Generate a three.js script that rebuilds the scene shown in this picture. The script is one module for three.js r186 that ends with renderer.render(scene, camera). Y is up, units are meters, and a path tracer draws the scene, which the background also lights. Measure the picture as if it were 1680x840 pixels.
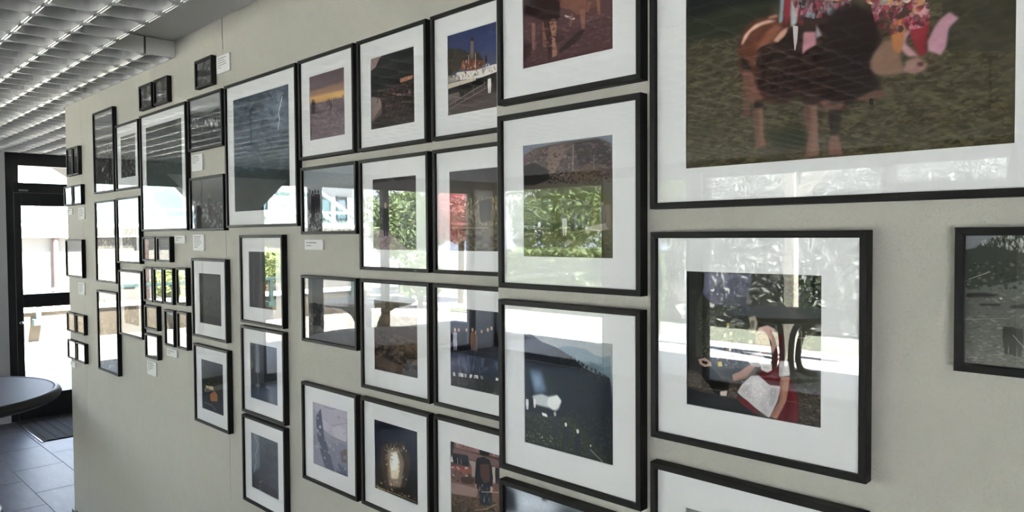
import * as THREE from 'three';
import { mergeGeometries } from 'three/addons/utils/BufferGeometryUtils.js';
import { RoundedBoxGeometry } from 'three/addons/geometries/RoundedBoxGeometry.js';

// ------------------------------------------------------------------ camera, sky, sun, exposure
const scene = new THREE.Scene();
const camera = new THREE.PerspectiveCamera(2 * Math.atan(420 / 1200.236) * 180 / Math.PI, 2, 0.05, 200);
const CAM = new THREE.Vector3(0, 1.65, 1.22785);
camera.position.copy(CAM);
camera.up.set(-0.0152, 0.9996, -0.0254);
camera.lookAt(CAM.x - 0.70143, CAM.y - 0.0288, CAM.z - 0.71216);
camera.updateMatrixWorld(true);
const renderer = new THREE.WebGLRenderer({ antialias: true });
renderer.toneMapping = THREE.LinearToneMapping;
renderer.toneMappingExposure = 4.6;
renderer.shadowMap.enabled = true;

let seed = 20240611;
const rnd = () => { seed = (seed * 1664525 + 1013904223) >>> 0; return seed / 4294967296; };
const rr = (a, b) => a + (b - a) * rnd();
// value noise, tiling
function noiseGrid(n) { const g = new Float32Array(n * n); for (let i = 0; i < g.length; i++) g[i] = rnd(); return (u, v) => {
  u = ((u % 1) + 1) % 1 * n; v = ((v % 1) + 1) % 1 * n; const x = Math.floor(u) % n, y = Math.floor(v) % n, x1 = (x + 1) % n, y1 = (y + 1) % n; let a = u - Math.floor(u), b = v - Math.floor(v);
  a = a * a * (3 - 2 * a); b = b * b * (3 - 2 * b);
  return (g[y * n + x] * (1 - a) + g[y * n + x1] * a) * (1 - b) + (g[y1 * n + x] * (1 - a) + g[y1 * n + x1] * a) * b; }; }
const N4 = noiseGrid(4), N8 = noiseGrid(8), N16 = noiseGrid(16), N64 = noiseGrid(64), N256 = noiseGrid(256);

{ // sky: summer blue with thin high cloud, the same all round
  const W = 512, H = 256, d = new Float32Array(W * H * 4);
  for (let y = 0; y < H; y++) for (let x = 0; x < W; x++) {
    const el = ((y + 0.5) / H - 0.5) * 180, t = Math.max(0, Math.min(1, el / 90)), hz = Math.pow(1 - t, 3);
    let c = Math.max(0, 0.6 * N8(x / W * 2, y / H) + 0.4 * N16(x / W * 2, y / H * 2) - 0.45) * 2.2 * (el > 0 ? 1 : 0);
    c = Math.min(0.75, c);
    const b = [0.40 + 0.60 * hz, 0.58 + 0.48 * hz, 1.12 + 0.26 * hz], i = (y * W + x) * 4;
    for (let k = 0; k < 3; k++) d[i + k] = 2.0 * (b[k] * (1 - c) + 1.5 * c);
    d[i + 3] = 1;
  }
  const t = new THREE.DataTexture(d, W, H, THREE.RGBAFormat, THREE.FloatType);
  t.mapping = THREE.EquirectangularReflectionMapping; t.magFilter = THREE.LinearFilter; t.minFilter = THREE.LinearFilter; t.needsUpdate = true;
  scene.background = t; scene.environment = t;
}
const sun = new THREE.DirectionalLight(new THREE.Color().setRGB(1.0, 0.955, 0.94), 36);
sun.position.set(9.4, 17.4, -2.6); sun.target.position.set(-6, 0, 3); sun.position.add(sun.target.position);
sun.castShadow = true; sun.shadow.mapSize.set(4096, 4096);
Object.assign(sun.shadow.camera, { left: -26, right: 26, top: 26, bottom: -26, near: 0.5, far: 60 });
scene.add(sun, sun.target);

// ------------------------------------------------------------------ helpers
const taken = new Map();
function numbered(n) { const k = taken.get(n) || 0; taken.set(n, k + 1); return k ? n + '_' + String(k).padStart(3, '0') : n; }
function group(name, x = 0, y = 0, z = 0) { const g = new THREE.Group(); g.name = numbered(name); g.position.set(x, y, z); scene.add(g); return g; }
function tag(o, label, category, grp) { o.userData = { label, category }; if (grp) o.userData.group = grp; return o; }
function struct(o) { o.userData.kind = 'structure'; return o; }
function part(parent, name, geo, mat, x = 0, y = 0, z = 0) { const m = new THREE.Mesh(geo, mat); m.name = name; m.position.set(x, y, z); parent.add(m); return m; }
function metreUV(g) { // planar uv in metres from each face's own direction
  const p = g.attributes.position, n = g.attributes.normal, uv = new Float32Array(p.count * 2);
  for (let i = 0; i < p.count; i++) { const ax = Math.abs(n.getX(i)), ay = Math.abs(n.getY(i)), az = Math.abs(n.getZ(i));
    if (az >= ax && az >= ay) { uv[2 * i] = p.getX(i); uv[2 * i + 1] = p.getY(i); } else if (ax >= ay) { uv[2 * i] = p.getZ(i); uv[2 * i + 1] = p.getY(i); } else { uv[2 * i] = p.getX(i); uv[2 * i + 1] = p.getZ(i); } }
  g.setAttribute('uv', new THREE.BufferAttribute(uv, 2)); return g;
}
function bx(x0, x1, y0, y1, z0, z1, r = 0) { // box by its bounds
  const w = x1 - x0, h = y1 - y0, d = z1 - z0;
  const g = r ? new RoundedBoxGeometry(w, h, d, 1, Math.min(r, w / 2.01, h / 2.01, d / 2.01)) : new THREE.BoxGeometry(w, h, d);
  g.translate((x0 + x1) / 2, (y0 + y1) / 2, (z0 + z1) / 2); return metreUV(g);
}
function flat(gs) { return mergeGeometries(gs.map((g) => { const q = g.index ? g.toNonIndexed() : g; for (const k of Object.keys(q.attributes)) if (!['position', 'normal', 'uv'].includes(k)) q.deleteAttribute(k); return q; })); }
function extrude(pts, depth, bevel = 0) { const s = new THREE.Shape(pts.map((p) => new THREE.Vector2(p[0], p[1])));
  return metreUV(new THREE.ExtrudeGeometry(s, { depth: depth - 2 * bevel, bevelEnabled: bevel > 0, bevelSize: bevel, bevelThickness: bevel, bevelOffset: -bevel, bevelSegments: 1, steps: 1 }).translate(0, 0, bevel)); }
function rod(a, b, r, seg = 8) { const A = new THREE.Vector3(...a), B = new THREE.Vector3(...b), L = A.distanceTo(B), g = new THREE.CylinderGeometry(r, r, L, seg);
  g.applyQuaternion(new THREE.Quaternion().setFromUnitVectors(new THREE.Vector3(0, 1, 0), B.clone().sub(A).normalize())); const m = A.add(B).multiplyScalar(0.5); return g.translate(m.x, m.y, m.z); }
function dataTex(n, fn, srgb, rep = 1) { const d = new Uint8Array(n * n * 4); for (let y = 0; y < n; y++) for (let x = 0; x < n; x++) { const c = fn(x / n, y / n), i = 4 * (y * n + x); d[i] = c[0]; d[i + 1] = c[1]; d[i + 2] = c[2]; d[i + 3] = 255; }
  const t = new THREE.DataTexture(d, n, n); t.wrapS = t.wrapT = THREE.RepeatWrapping; t.magFilter = THREE.LinearFilter; t.minFilter = THREE.LinearMipmapLinearFilter; t.generateMipmaps = true; t.repeat.set(rep, rep); if (srgb) t.colorSpace = THREE.SRGBColorSpace; t.needsUpdate = true; return t; }
const grey = (v) => [v, v, v];
const std = (c, roughness = 0.8, o = {}) => new THREE.MeshStandardMaterial({ color: c, roughness, ...o });
const lin = (r, g, b) => new THREE.Color().setRGB(r, g, b);

// ------------------------------------------------------------------ materials
const plasterBump = dataTex(512, (u, v) => grey(255 * (0.45 * N256(u, v * 0.5) + 0.35 * N64(u * 2, v) + 0.2 * N256(u * 1.3, v * 1.7))), false, 3);
const plasterTone = dataTex(256, (u, v) => { const k = 244 + 8 * (0.5 * N8(u, v) + 0.5 * N64(u, v)); return [k, k, k - 1]; }, true, 0.7);
const M = {
  plaster: std(lin(0.555, 0.535, 0.475), 0.9, { map: plasterTone, bumpMap: plasterBump, bumpScale: 0.0011 }),
  plain: std(lin(0.76, 0.76, 0.75), 0.9),
  pier: std(lin(0.5, 0.5, 0.48), 0.9),
  louvre: std(lin(0.68, 0.675, 0.66), 0.5),
  rail: new THREE.MeshStandardMaterial({ color: lin(0.78, 0.78, 0.77), roughness: 0.28, metalness: 1 }),
  dark: std(lin(0.012, 0.012, 0.013), 0.45),
  frame: new THREE.MeshPhysicalMaterial({ color: lin(0.010, 0.0096, 0.0092), roughness: 0.55, specularIntensity: 0.45, bumpMap: dataTex(256, (u, v) => grey(255 * (0.7 * N64(u * 0.25, v * 4) + 0.3 * N256(u * 0.3, v * 2))), false, 14), bumpScale: 0.0002 }),
  mat: std(lin(0.84, 0.84, 0.84), 0.95),
  backing: std(lin(0.16, 0.12, 0.08), 0.9),
  glass: new THREE.MeshPhysicalMaterial({ color: 0xffffff, roughness: 0, transmission: 1, thickness: 0, ior: 1.5, specularIntensity: 0.7 }),
  pane: new THREE.MeshPhysicalMaterial({ color: lin(0.93, 0.96, 0.94), roughness: 0, transmission: 1, thickness: 0, ior: 1.5 }),
  card: std(lin(0.78, 0.78, 0.77), 0.9),
  cream: std(lin(0.62, 0.57, 0.48), 0.85),
  render: std(lin(0.145, 0.135, 0.118), 0.9),
  white: std(lin(0.78, 0.78, 0.78), 0.8),
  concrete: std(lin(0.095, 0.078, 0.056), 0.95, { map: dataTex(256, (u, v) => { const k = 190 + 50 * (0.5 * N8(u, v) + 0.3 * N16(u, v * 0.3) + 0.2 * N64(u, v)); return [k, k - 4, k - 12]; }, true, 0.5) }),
  mint: std(lin(0.028, 0.065, 0.06), 0.6),
  pink: std(lin(0.055, 0.033, 0.029), 0.8),
  roofglass: new THREE.MeshPhysicalMaterial({ color: lin(0.80, 0.93, 0.88), roughness: 0, transmission: 1, thickness: 0, ior: 1.5, specularIntensity: 0.35 }),
  tabletop: std(lin(0.05, 0.05, 0.053), 0.46, { bumpMap: dataTex(128, (u, v) => grey(255 * N64(u, v)), false, 4), bumpScale: 0.0002 }),
  rim: std(lin(0.012, 0.012, 0.013), 0.4),
  steel: new THREE.MeshStandardMaterial({ color: lin(0.6, 0.6, 0.6), roughness: 0.25, metalness: 1 }),
  steelGrey: std(lin(0.45, 0.45, 0.45), 0.5),
  bark: std(lin(0.10, 0.075, 0.05), 0.95),
};
const tileTone = dataTex(512, (u, v) => { const k = 165 + 75 * (0.45 * N16(u * 0.5, v * 3) + 0.35 * N64(u * 0.5, v * 2) + 0.2 * N256(u, v)); return [k, k, k + 3]; }, true, 0.8);
M.tile = [0.085, 0.105, 0.095, 0.075].map((k) => new THREE.MeshPhysicalMaterial({ color: lin(k, k * 1.01, k * 1.12), roughness: 0.42, specularIntensity: 0.55, map: tileTone }));
const groundTone = dataTex(512, (u, v) => { const k = 205 + 45 * (0.4 * N16(u, v) + 0.35 * N64(u, v) + 0.25 * N256(u, v)), s = 14 * N8(u, v * 3); return [k, k - s * 0.6, k - s]; }, true, 0.25);
M.ground = std(lin(0.76, 0.755, 0.745), 0.95, { map: groundTone });
M.dimmed_paving = std(lin(0.31, 0.295, 0.265), 0.95, { map: groundTone });  // same terrace ground, colour darkened to tone down its sunlit mirror image
M.grass = std(lin(0.24, 0.255, 0.19), 0.95);
M.carpet = std(lin(0.055, 0.055, 0.052), 0.95, { map: dataTex(256, (u, v) => grey(120 + 110 * N256(u * 2, v) * (0.6 + 0.4 * Math.sin(v * 2 * Math.PI * 12)) ), true, 1.2) });

const RX = -0.998, ZR = 0.25366, Y_LOUVRE = 2.41, Y_CEIL = 2.483, XL = -7.8, ZF = 6.3, XR = 4.5, ZB = -3.2, XE = -4.85;

// ------------------------------------------------------------------ the room
{ // display wall: boards with hairline joints, free end on the left
  const w = struct(group('wall_back'));
  const xs = [XE, -4.556, -2.745, RX + 0.02], ys = [0, Y_CEIL];
  for (let i = 0; i < 3; i++) part(w, i ? 'board_' + String(i).padStart(3, '0') : 'board', bx(xs[i] + (i ? 0.0006 : 0), xs[i + 1] - 0.0006, ys[0], ys[1], -0.12, 0, 0.0015), M.plaster);
  const n = struct(group('wall_near'));
  part(n, 'board', bx(RX, XR, 0, Y_CEIL, -0.12, ZR, 0.002), M.plaster);
  const b = struct(group('baseboard_back'));
  part(b, 'skirting_strip', bx(XE - 0.012, RX, 0, 0.052, 0.0005, 0.012, 0.002), M.dark);
  part(b, 'skirting_end', bx(XE - 0.012, XE - 0.0005, 0, 0.052, -0.13, 0.0, 0.002), M.dark);
  const crack = struct(group('trim_1'));
  part(crack, 'hairline_crack', flat([[2.482, -2.7465, 2.455, -2.7450], [2.455, -2.7450, 2.42, -2.7462], [2.42, -2.7462, 2.39, -2.7430], [2.39, -2.7430, 2.362, -2.7415]].map(([y0, x0, y1, x1]) => rod([x0, y0, 0.0004], [x1, y1, 0.0004], 0.0008, 5))), std(lin(0.12, 0.11, 0.1), 1));
}
{ // floor: large stone tiles, half bond
  const f = struct(group('floor'));
  part(f, 'screed', bx(XL, XR, -0.12, -0.006, ZB, ZF), std(lin(0.09, 0.09, 0.095), 0.9));
  const L = 0.61, D = 0.31, G = 0.0035, geo = bx(0, L - G, -0.008, 0, 0, D - G, 0.0012), all = [], v = new THREE.Vector3();
  for (let j = -11; j < 21; j++) for (let i = -4; i < 18; i++) {
    const z = 0.06 + j * D, x = -5.83 + (i - (j & 1 ? 0.46 : 0)) * L; if (z < ZB || z + D > ZF || x + L < XL + 0.05 || x > XR - 0.05 || x < XL || x + L > XR) continue;
    if (x > XE - 0.3 && z > -0.4 && z < 0.01) { if (x > RX - 0.3 || z > -0.3) { if (z + D > 0.02 && z < 0.02) { /* tile runs under the wall */ } } }
    v.set(x + L / 2, 0, z + D / 2); const dist = v.distanceTo(CAM); v.project(camera);
    all.push({ x, z, see: Math.abs(v.x) < 1.25 && Math.abs(v.y) < 1.35 && v.z < 1 && x < XE + 0.2 ? 0 : 1, dist, k: Math.floor(rnd() * 4) });
  }
  all.sort((a, b) => a.see - b.see || a.dist - b.dist);
  all.slice(0, 60).forEach((t, i) => part(f, i ? 'tile_' + String(i).padStart(3, '0') : 'tile', geo, M.tile[t.k], t.x, 0, t.z));
  const rest = all.slice(60), im = new THREE.InstancedMesh(geo, M.tile[0], rest.length), m4 = new THREE.Matrix4(), c = new THREE.Color();
  rest.forEach((t, i) => { im.setMatrixAt(i, m4.makeTranslation(t.x, 0, t.z)); const k = [1, 1.15, 1.08, 0.92][t.k]; im.setColorAt(i, c.setRGB(k, k, k)); });
  im.name = 'farther_tiles'; im.userData.kind = 'stuff'; f.add(im);
}
{ // ceiling: plain slab, egg-crate louvre hung below it
  const c = struct(group('ceiling'));
  part(c, 'slab', bx(XL, XR, Y_CEIL, 2.72, ZB, ZF), M.plain);
  const lv = struct(group('ceiling_louvre'));
  const P = 0.1541, DP = Y_CEIL - Y_LOUVRE - 0.002, X0 = -2.598, Z0 = 0.120;
  const cell = (zs) => { const a = P - 0.0006, b = zs - 0.004, s = new THREE.Shape(); s.moveTo(0, 0); s.lineTo(a, 0); s.lineTo(a, b); s.lineTo(0, b); s.lineTo(0, 0);
    const h = new THREE.Path(), t = 0.003, w = 0.005, r = 0.052, x0 = t, x1 = a - t, y0 = w, y1 = b - w;
    h.moveTo(x0 + r, y0); h.lineTo(x1 - r, y0); h.quadraticCurveTo(x1, y0, x1, y0 + r); h.lineTo(x1, y1 - r); h.quadraticCurveTo(x1, y1, x1 - r, y1); h.lineTo(x0 + r, y1); h.quadraticCurveTo(x0, y1, x0, y1 - r); h.lineTo(x0, y0 + r); h.quadraticCurveTo(x0, y0, x0 + r, y0);
    s.holes.push(h); return new THREE.ExtrudeGeometry(s, { depth: DP, bevelEnabled: false, curveSegments: 5 }).rotateX(-Math.PI / 2).translate(0, Y_LOUVRE, b); };
  const full = cell(P), half = cell(0.118), cells = [], v = new THREE.Vector3();
  for (let i = -47; i < 34; i++) { const x = X0 + i * P; if (x < XL + 0.02 || x + P > XR) continue;
    for (let j = -22; j < 40; j++) { const z = Z0 + j * P; if (z < ZB || z + P > ZF - 0.02) continue;
      let g = full, zz = z + 0.002;
      const besideWall = x + P > XE - 0.001;
      if (besideWall && z < 0.27) { if (x + P > -3.195) continue; if (j === -1) { g = half; zz = 0.001; } else if (j < -1) continue; }
      v.set(x + P / 2, Y_LOUVRE, zz + P / 2); const dist = v.distanceTo(CAM); v.project(camera);
      cells.push({ g, x, z: zz, see: Math.abs(v.x) < 1.08 && Math.abs(v.y) < 1.1 && v.z < 1 ? 0 : 1, dist }); } }
  cells.sort((a, b) => a.see - b.see || a.dist - b.dist);
  cells.slice(0, 300).forEach((q, i) => part(lv, i ? 'louvre_cell_' + String(i).padStart(3, '0') : 'louvre_cell', q.g, M.louvre, q.x, 0, q.z));
  const m4 = new THREE.Matrix4();
  for (const [g, nm] of [[full, 'farther_cells'], [half, 'farther_edge_cells']]) { const l = cells.slice(300).filter((q) => q.g === g); if (!l.length) continue;
    const im = new THREE.InstancedMesh(g, M.louvre, l.length); l.forEach((q, i) => im.setMatrixAt(i, m4.makeTranslation(q.x, 0, q.z))); im.name = nm; im.userData.kind = 'stuff'; lv.add(im); }
  // bright carrier strips in pairs under every row of cells, broken at the crossings
  for (let j = -20, n = 0; j < 40; j++) { const z = Z0 + j * P; if (z > ZF - 0.1) break; const a = z < 0 ? XL + 0.05 : XL + 0.05, b = z < -0.01 ? XE - 0.01 : z < 0.2 ? -3.215 : XR - 0.05, segs = [];
    for (let i = -47; i < 34; i++) { const x = X0 + i * P; if (x + 0.026 < a || x + P - 0.026 > b) continue; for (const s of [-1, 1]) segs.push(new THREE.CylinderGeometry(0.0027, 0.0027, P - 0.05, 10, 1, true).rotateZ(Math.PI / 2).translate(x + P / 2, Y_LOUVRE - 0.0027, z + s * 0.0048)); }
    if (segs.length) part(lv, n ? 'carrier_rail_' + String(n).padStart(3, '0') : 'carrier_rail', flat(segs), M.rail); n++; }
  const et = struct(group('trim_2'));   // the closed end of the louvre field beside the display wall
  part(et, 'end_plate', bx(-3.212, -3.2, Y_LOUVRE - 0.001, Y_CEIL - 0.006, 0.002, 0.118, 0.001), M.louvre);
  part(et, 'end_plate_001', bx(-3.212, -3.2, Y_LOUVRE - 0.001, Y_CEIL - 0.006, 0.126, 0.272, 0.001), M.louvre);
}
{ // closing walls out of view
  const r = struct(group('wall_right')); part(r, 'board', bx(XR, XR + 0.2, 0, 2.72, ZB - 0.2, ZF + 0.2), M.plain);
  const b = struct(group('wall_rear')); part(b, 'board', bx(XL - 0.2, XR, 0, 2.72, ZB - 0.2, ZB), M.plain);
}
function haunch(x0, x1, zc, side, y = 2.30, s = 0.34) { // 45-degree bracket in the plane of the left facade
  const g = extrude([[0, 0], [0, -s], [side * s, 0]], x1 - x0); g.rotateY(-Math.PI / 2); return g.translate(x1, y, zc); }
{ // left facade: concrete piers and header, dark window frames, the entrance door
  const w = struct(group('wall_left'));
  part(w, 'pier', bx(XL - 0.16, XL + 0.04, 0, 2.425, -0.255, 0.40), M.pier);
  part(w, 'pier_001', bx(XL - 0.16, XL + 0.04, 0, 2.30, 2.02, 2.68), M.pier);
  part(w, 'pier_002', bx(XL - 0.16, XL + 0.04, 0, 2.30, 5.93, ZF + 0.2), M.white);
  part(w, 'header', bx(XL - 0.12, XL + 0.02, 2.30, 2.72, 0.40, ZF), M.dark);
  part(w, 'header_001', bx(XL - 0.16, XL, 2.425, 2.72, -1.4, 0.40), M.dark);
  part(w, 'rear_panel', bx(XL - 0.16, XL, 0, 2.72, ZB, -1.4), M.pier);
  for (const [z, s] of [[2.68, 1], [2.02, -1]]) part(w, s > 0 ? 'haunch' : 'haunch_001', haunch(XL - 0.14, XL + 0.02, z, s), M.pier);
  const win = (name, z0, z1, posts, top = 2.24) => { const g = struct(group(name)); const fr = [bx(XL - 0.05, XL + 0.01, 0, 0.09, z0, z1), bx(XL - 0.05, XL + 0.01, top, 2.30, z0, z1), bx(XL - 0.05, XL + 0.01, 0.09, top, z0, z0 + 0.05), bx(XL - 0.05, XL + 0.01, 0.09, top, z1 - 0.05, z1)];
    part(g, 'window_frame', flat(fr), M.dark); let a = z0 + 0.05;
    for (const [p0, p1] of [...posts, [z1 - 0.05, z1]]) { if (p1 < z1) part(g, 'mullion', bx(XL - 0.06, XL + 0.03, 0.09, top, p0, p1), M.dark); part(g, 'pane', bx(XL - 0.021, XL - 0.019, 0.09, top, a, p0), M.pane); a = p1; } };
  win('window_1', 0.40, 2.02, [], 2.17); win('window_2', 2.68, 5.93, [[3.31, 3.46], [4.35, 4.43]]);
  const d = struct(group('door_1', XL, 0, -0.255)), q = (n, y0, y1, z0, z1, m = M.dark, x0 = -0.04, x1 = 0.03) => part(d, n, bx(x0, x1, y0, y1, z1 + 0.255, z0 + 0.255, m === M.dark ? 0.003 : 0), m);
  q('jamb', 0, 2.425, -0.255, -0.315); q('jamb', 0, 2.425, -1.34, -1.40); q('lintel', 2.306, 2.425, -0.315, -1.34); q('transom_bar', 2.062, 2.151, -0.315, -1.34, M.dark, -0.04, 0.035);
  q('transom_stile', 2.151, 2.306, -0.315, -0.357); q('transom_pane', 2.151, 2.306, -0.357, -1.34, M.pane, -0.006, -0.004);
  const leaf = q('door_stile', 0.005, 2.06, -0.318, -0.372); q('door_stile', 0.005, 2.06, -1.28, -1.338); q('door_top_rail', 1.944, 2.06, -0.372, -1.28); q('door_middle_rail', 1.021, 1.142, -0.372, -1.28); q('door_bottom_rail', 0.005, 0.225, -0.372, -1.28);
  q('door_pane', 1.142, 1.944, -0.372, -1.28, M.pane, -0.006, -0.004); q('door_pane', 0.225, 1.021, -0.372, -1.28, M.pane, -0.006, -0.004);
  part(leaf, 'door_knob', new THREE.SphereGeometry(0.018, 14, 10).translate(0.05, 0.89, -0.09), M.steel);
  part(d, 'door_closer', bx(0.035, 0.05, 2.075, 2.09, -0.17, -0.1), std(lin(0.3, 0.3, 0.3), 0.4));
}
{ // front facade opposite the pictures
  const w = struct(group('wall_front')), H = 2.30;
  const piers = [[-5.33, -4.91, M.white], [-4.18, -4.03, M.pier], [-1.22, 2.1, M.pier], [4.3, XR, M.pier]];
  piers.forEach(([a, b, m], i) => part(w, i ? 'pier_00' + i : 'pier', bx(a, b, 0, H, ZF - 0.03, ZF + 0.16), m));
  part(w, 'header', bx(XL + 0.02, XR, H, 2.72, ZF, ZF + 0.12), M.dark);
  const win = (name, x0, x1, posts) => { const g = struct(group(name)); part(g, 'window_frame', flat([bx(x0, x1, 0, 0.09, ZF, ZF + 0.06), bx(x0, x1, H - 0.06, H, ZF, ZF + 0.06), bx(x0, x0 + 0.05, 0.09, H - 0.06, ZF, ZF + 0.06), bx(x1 - 0.05, x1, 0.09, H - 0.06, ZF, ZF + 0.06)]), M.dark); let a = x0 + 0.05;
    for (const [p0, p1] of [...posts, [x1 - 0.05, x1]]) { if (p1 < x1) part(g, 'mullion', bx(p0, p1, 0.09, H - 0.06, ZF - 0.02, ZF + 0.07), M.dark); part(g, 'pane', bx(a, p0, 0.09, H - 0.06, ZF + 0.029, ZF + 0.031), M.pane); a = p1; } };
  win('window_3', XL + 0.04, -5.33, []); win('window_4', -4.91, -4.18, []); win('window_5', -4.03, -2.20, []); win('window_6', 2.1, 4.3, [[3.2, 3.3]]);  // last window is unseen, added and sized to brighten the right of the room
  const d2 = struct(group('door_2', -2.2, 0, ZF)); // closed dark side door with a fanlight
  part(d2, 'jamb', bx(0.001, 0.08, 0, H, 0, 0.07, 0.003), M.steelGrey); part(d2, 'jamb', bx(0.9, 0.979, 0, H, 0, 0.07, 0.003), M.dark); part(d2, 'lintel', bx(0.08, 0.9, 2.25, H, 0, 0.07), M.dark); part(d2, 'transom_bar', bx(0.08, 0.9, 2.0, 2.08, 0, 0.07, 0.003), M.dark); part(d2, 'transom_pane', bx(0.08, 0.9, 2.08, 2.25, 0.029, 0.031), M.pane); const lf = part(d2, 'door_leaf', bx(0.085, 0.895, 0.005, 1.995, 0.01, 0.055, 0.004), M.dark); part(lf, 'door_handle', bx(0.14, 0.26, 1.02, 1.045, -0.04, -0.02, 0.006), M.steel);
}
{ // roof with its overhang shading a strip of terrace
  const r = struct(group('roof_overhang'));
  part(r, 'roof_slab', bx(-9.2, XR + 1, 2.72, 2.9, ZB - 1, 7.7), M.plain);
  part(r, 'fascia', bx(-9.24, -9.2, 2.58, 2.9, ZB - 1, 7.74), M.cream); part(r, 'fascia', bx(-9.2, XR + 1, 2.58, 2.9, 7.7, 7.74), M.cream);
  // slanting eave bracket outside the entrance
  part(r, 'eave_bracket', extrude([[0.55, 2.72], [0.42, 2.59], [-0.9, 1.69], [-1.3, 1.69], [-1.3, 2.72]], 0.28).rotateY(-Math.PI / 2).translate(-8.72, 0, -0.95), M.cream);
}
{ // terrace outside
  const g = struct(group('terrace')); part(g, 'paving', bx(-60, 40, -0.3, -0.012, 8.0, 60), M.ground); part(g, 'paving_001', bx(XL - 0.17, 40, -0.3, -0.012, ZF + 0.17, 8.0), M.ground); part(g, 'dimmed_paving', bx(-60, XL - 0.17, -0.3, -0.012, -40, 8.0), M.dimmed_paving);  // left paving is the same ground with its sunlit brightness lowered in the colour
  const l = struct(group('lawn')); part(l, 'turf', bx(-7.6, -0.6, -0.3, -0.002, 9.6, 50), M.grass); part(l, 'turf_002', bx(-30, -7.6, -0.3, -0.002, 12.2, 50), M.grass); part(l, 'turf_001', bx(-12.6, -11.0, -0.3, 0.01, 9.2, 10.2), M.grass);
}
// ------------------------------------------------------------------ prints: pigment on paper, drawn shape by shape
const FR={
A:['R',-0.976,1.552,0.318,0.318,0.2],
B:['R',-0.975,1.89,0.318,0.318,0.2],
C:['R',-0.977,1.212,0.318,0.318,0.2],
D:['R',-0.978,0.873,0.318,0.318,0],
E:['R',-0.64,1.335,0.318,0.318,0.2],
H:['R',-0.641,0.978,0.318,0.318,0.2],
F:['R',-0.641,1.688,0.528,0.528,0.41],
G:['R',-0.227,1.49,0.215,0.165,0],
L1:['L',-2.696,1.684,0.528,0.528,0.41],
M1:['L',-2.153,1.895,0.318,0.318,0.2],
M2:['L',-1.817,1.894,0.318,0.318,0.2],
M3:['L',-1.48,1.894,0.318,0.318,0.2],
M1b:['L',-2.147,1.656,0.318,0.214,0],
N2:['L',-1.814,1.552,0.318,0.318,0.2],
N3:['L',-1.477,1.552,0.318,0.318,0.2],
O1:['L',-2.153,1.311,0.318,0.214,0],
O2:['L',-1.815,1.207,0.318,0.318,0.2],
O3:['L',-1.48,1.207,0.318,0.318,0.2],
P1:['L',-2.161,0.859,0.318,0.318,0.2],
P2:['L',-1.82,0.861,0.318,0.318,0.2],
P3:['L',-1.483,0.863,0.318,0.318,0.2],
Q1:['L',-2.592,1.338,0.318,0.318,0.2],
Q2:['L',-2.594,1.008,0.318,0.318,0.2],
Q3:['L',-2.597,0.679,0.318,0.318,0.2],
S1:['L',-3.03,1.246,0.318,0.318,0.2],
S2:['L',-3.025,0.899,0.318,0.318,0.2],
T1:['L',-3.59,1.678,0.528,0.528,0.41],
T2:['L',-3.038,1.996,0.318,0.214,0],
T3:['L',-3.036,1.675,0.318,0.214,0],
U1:['L',-4.277,1.881,0.318,0.42,0],
U2:['L',-3.929,1.881,0.318,0.318,0.2],
V1:['L',-4.277,1.42,0.318,0.42,0],
V2:['L',-3.937,1.526,0.318,0.318,0.2],
W1:['L',-4.275,0.955,0.318,0.42,0],
W2:['L',-3.928,1.173,0.318,0.318,0.2],
X1a:['L',-3.588,2.23,0.158,0.111,0],
X1b:['L',-3.406,2.23,0.158,0.111,0],
X2:['L',-2.96,2.238,0.158,0.111,0]};

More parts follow.
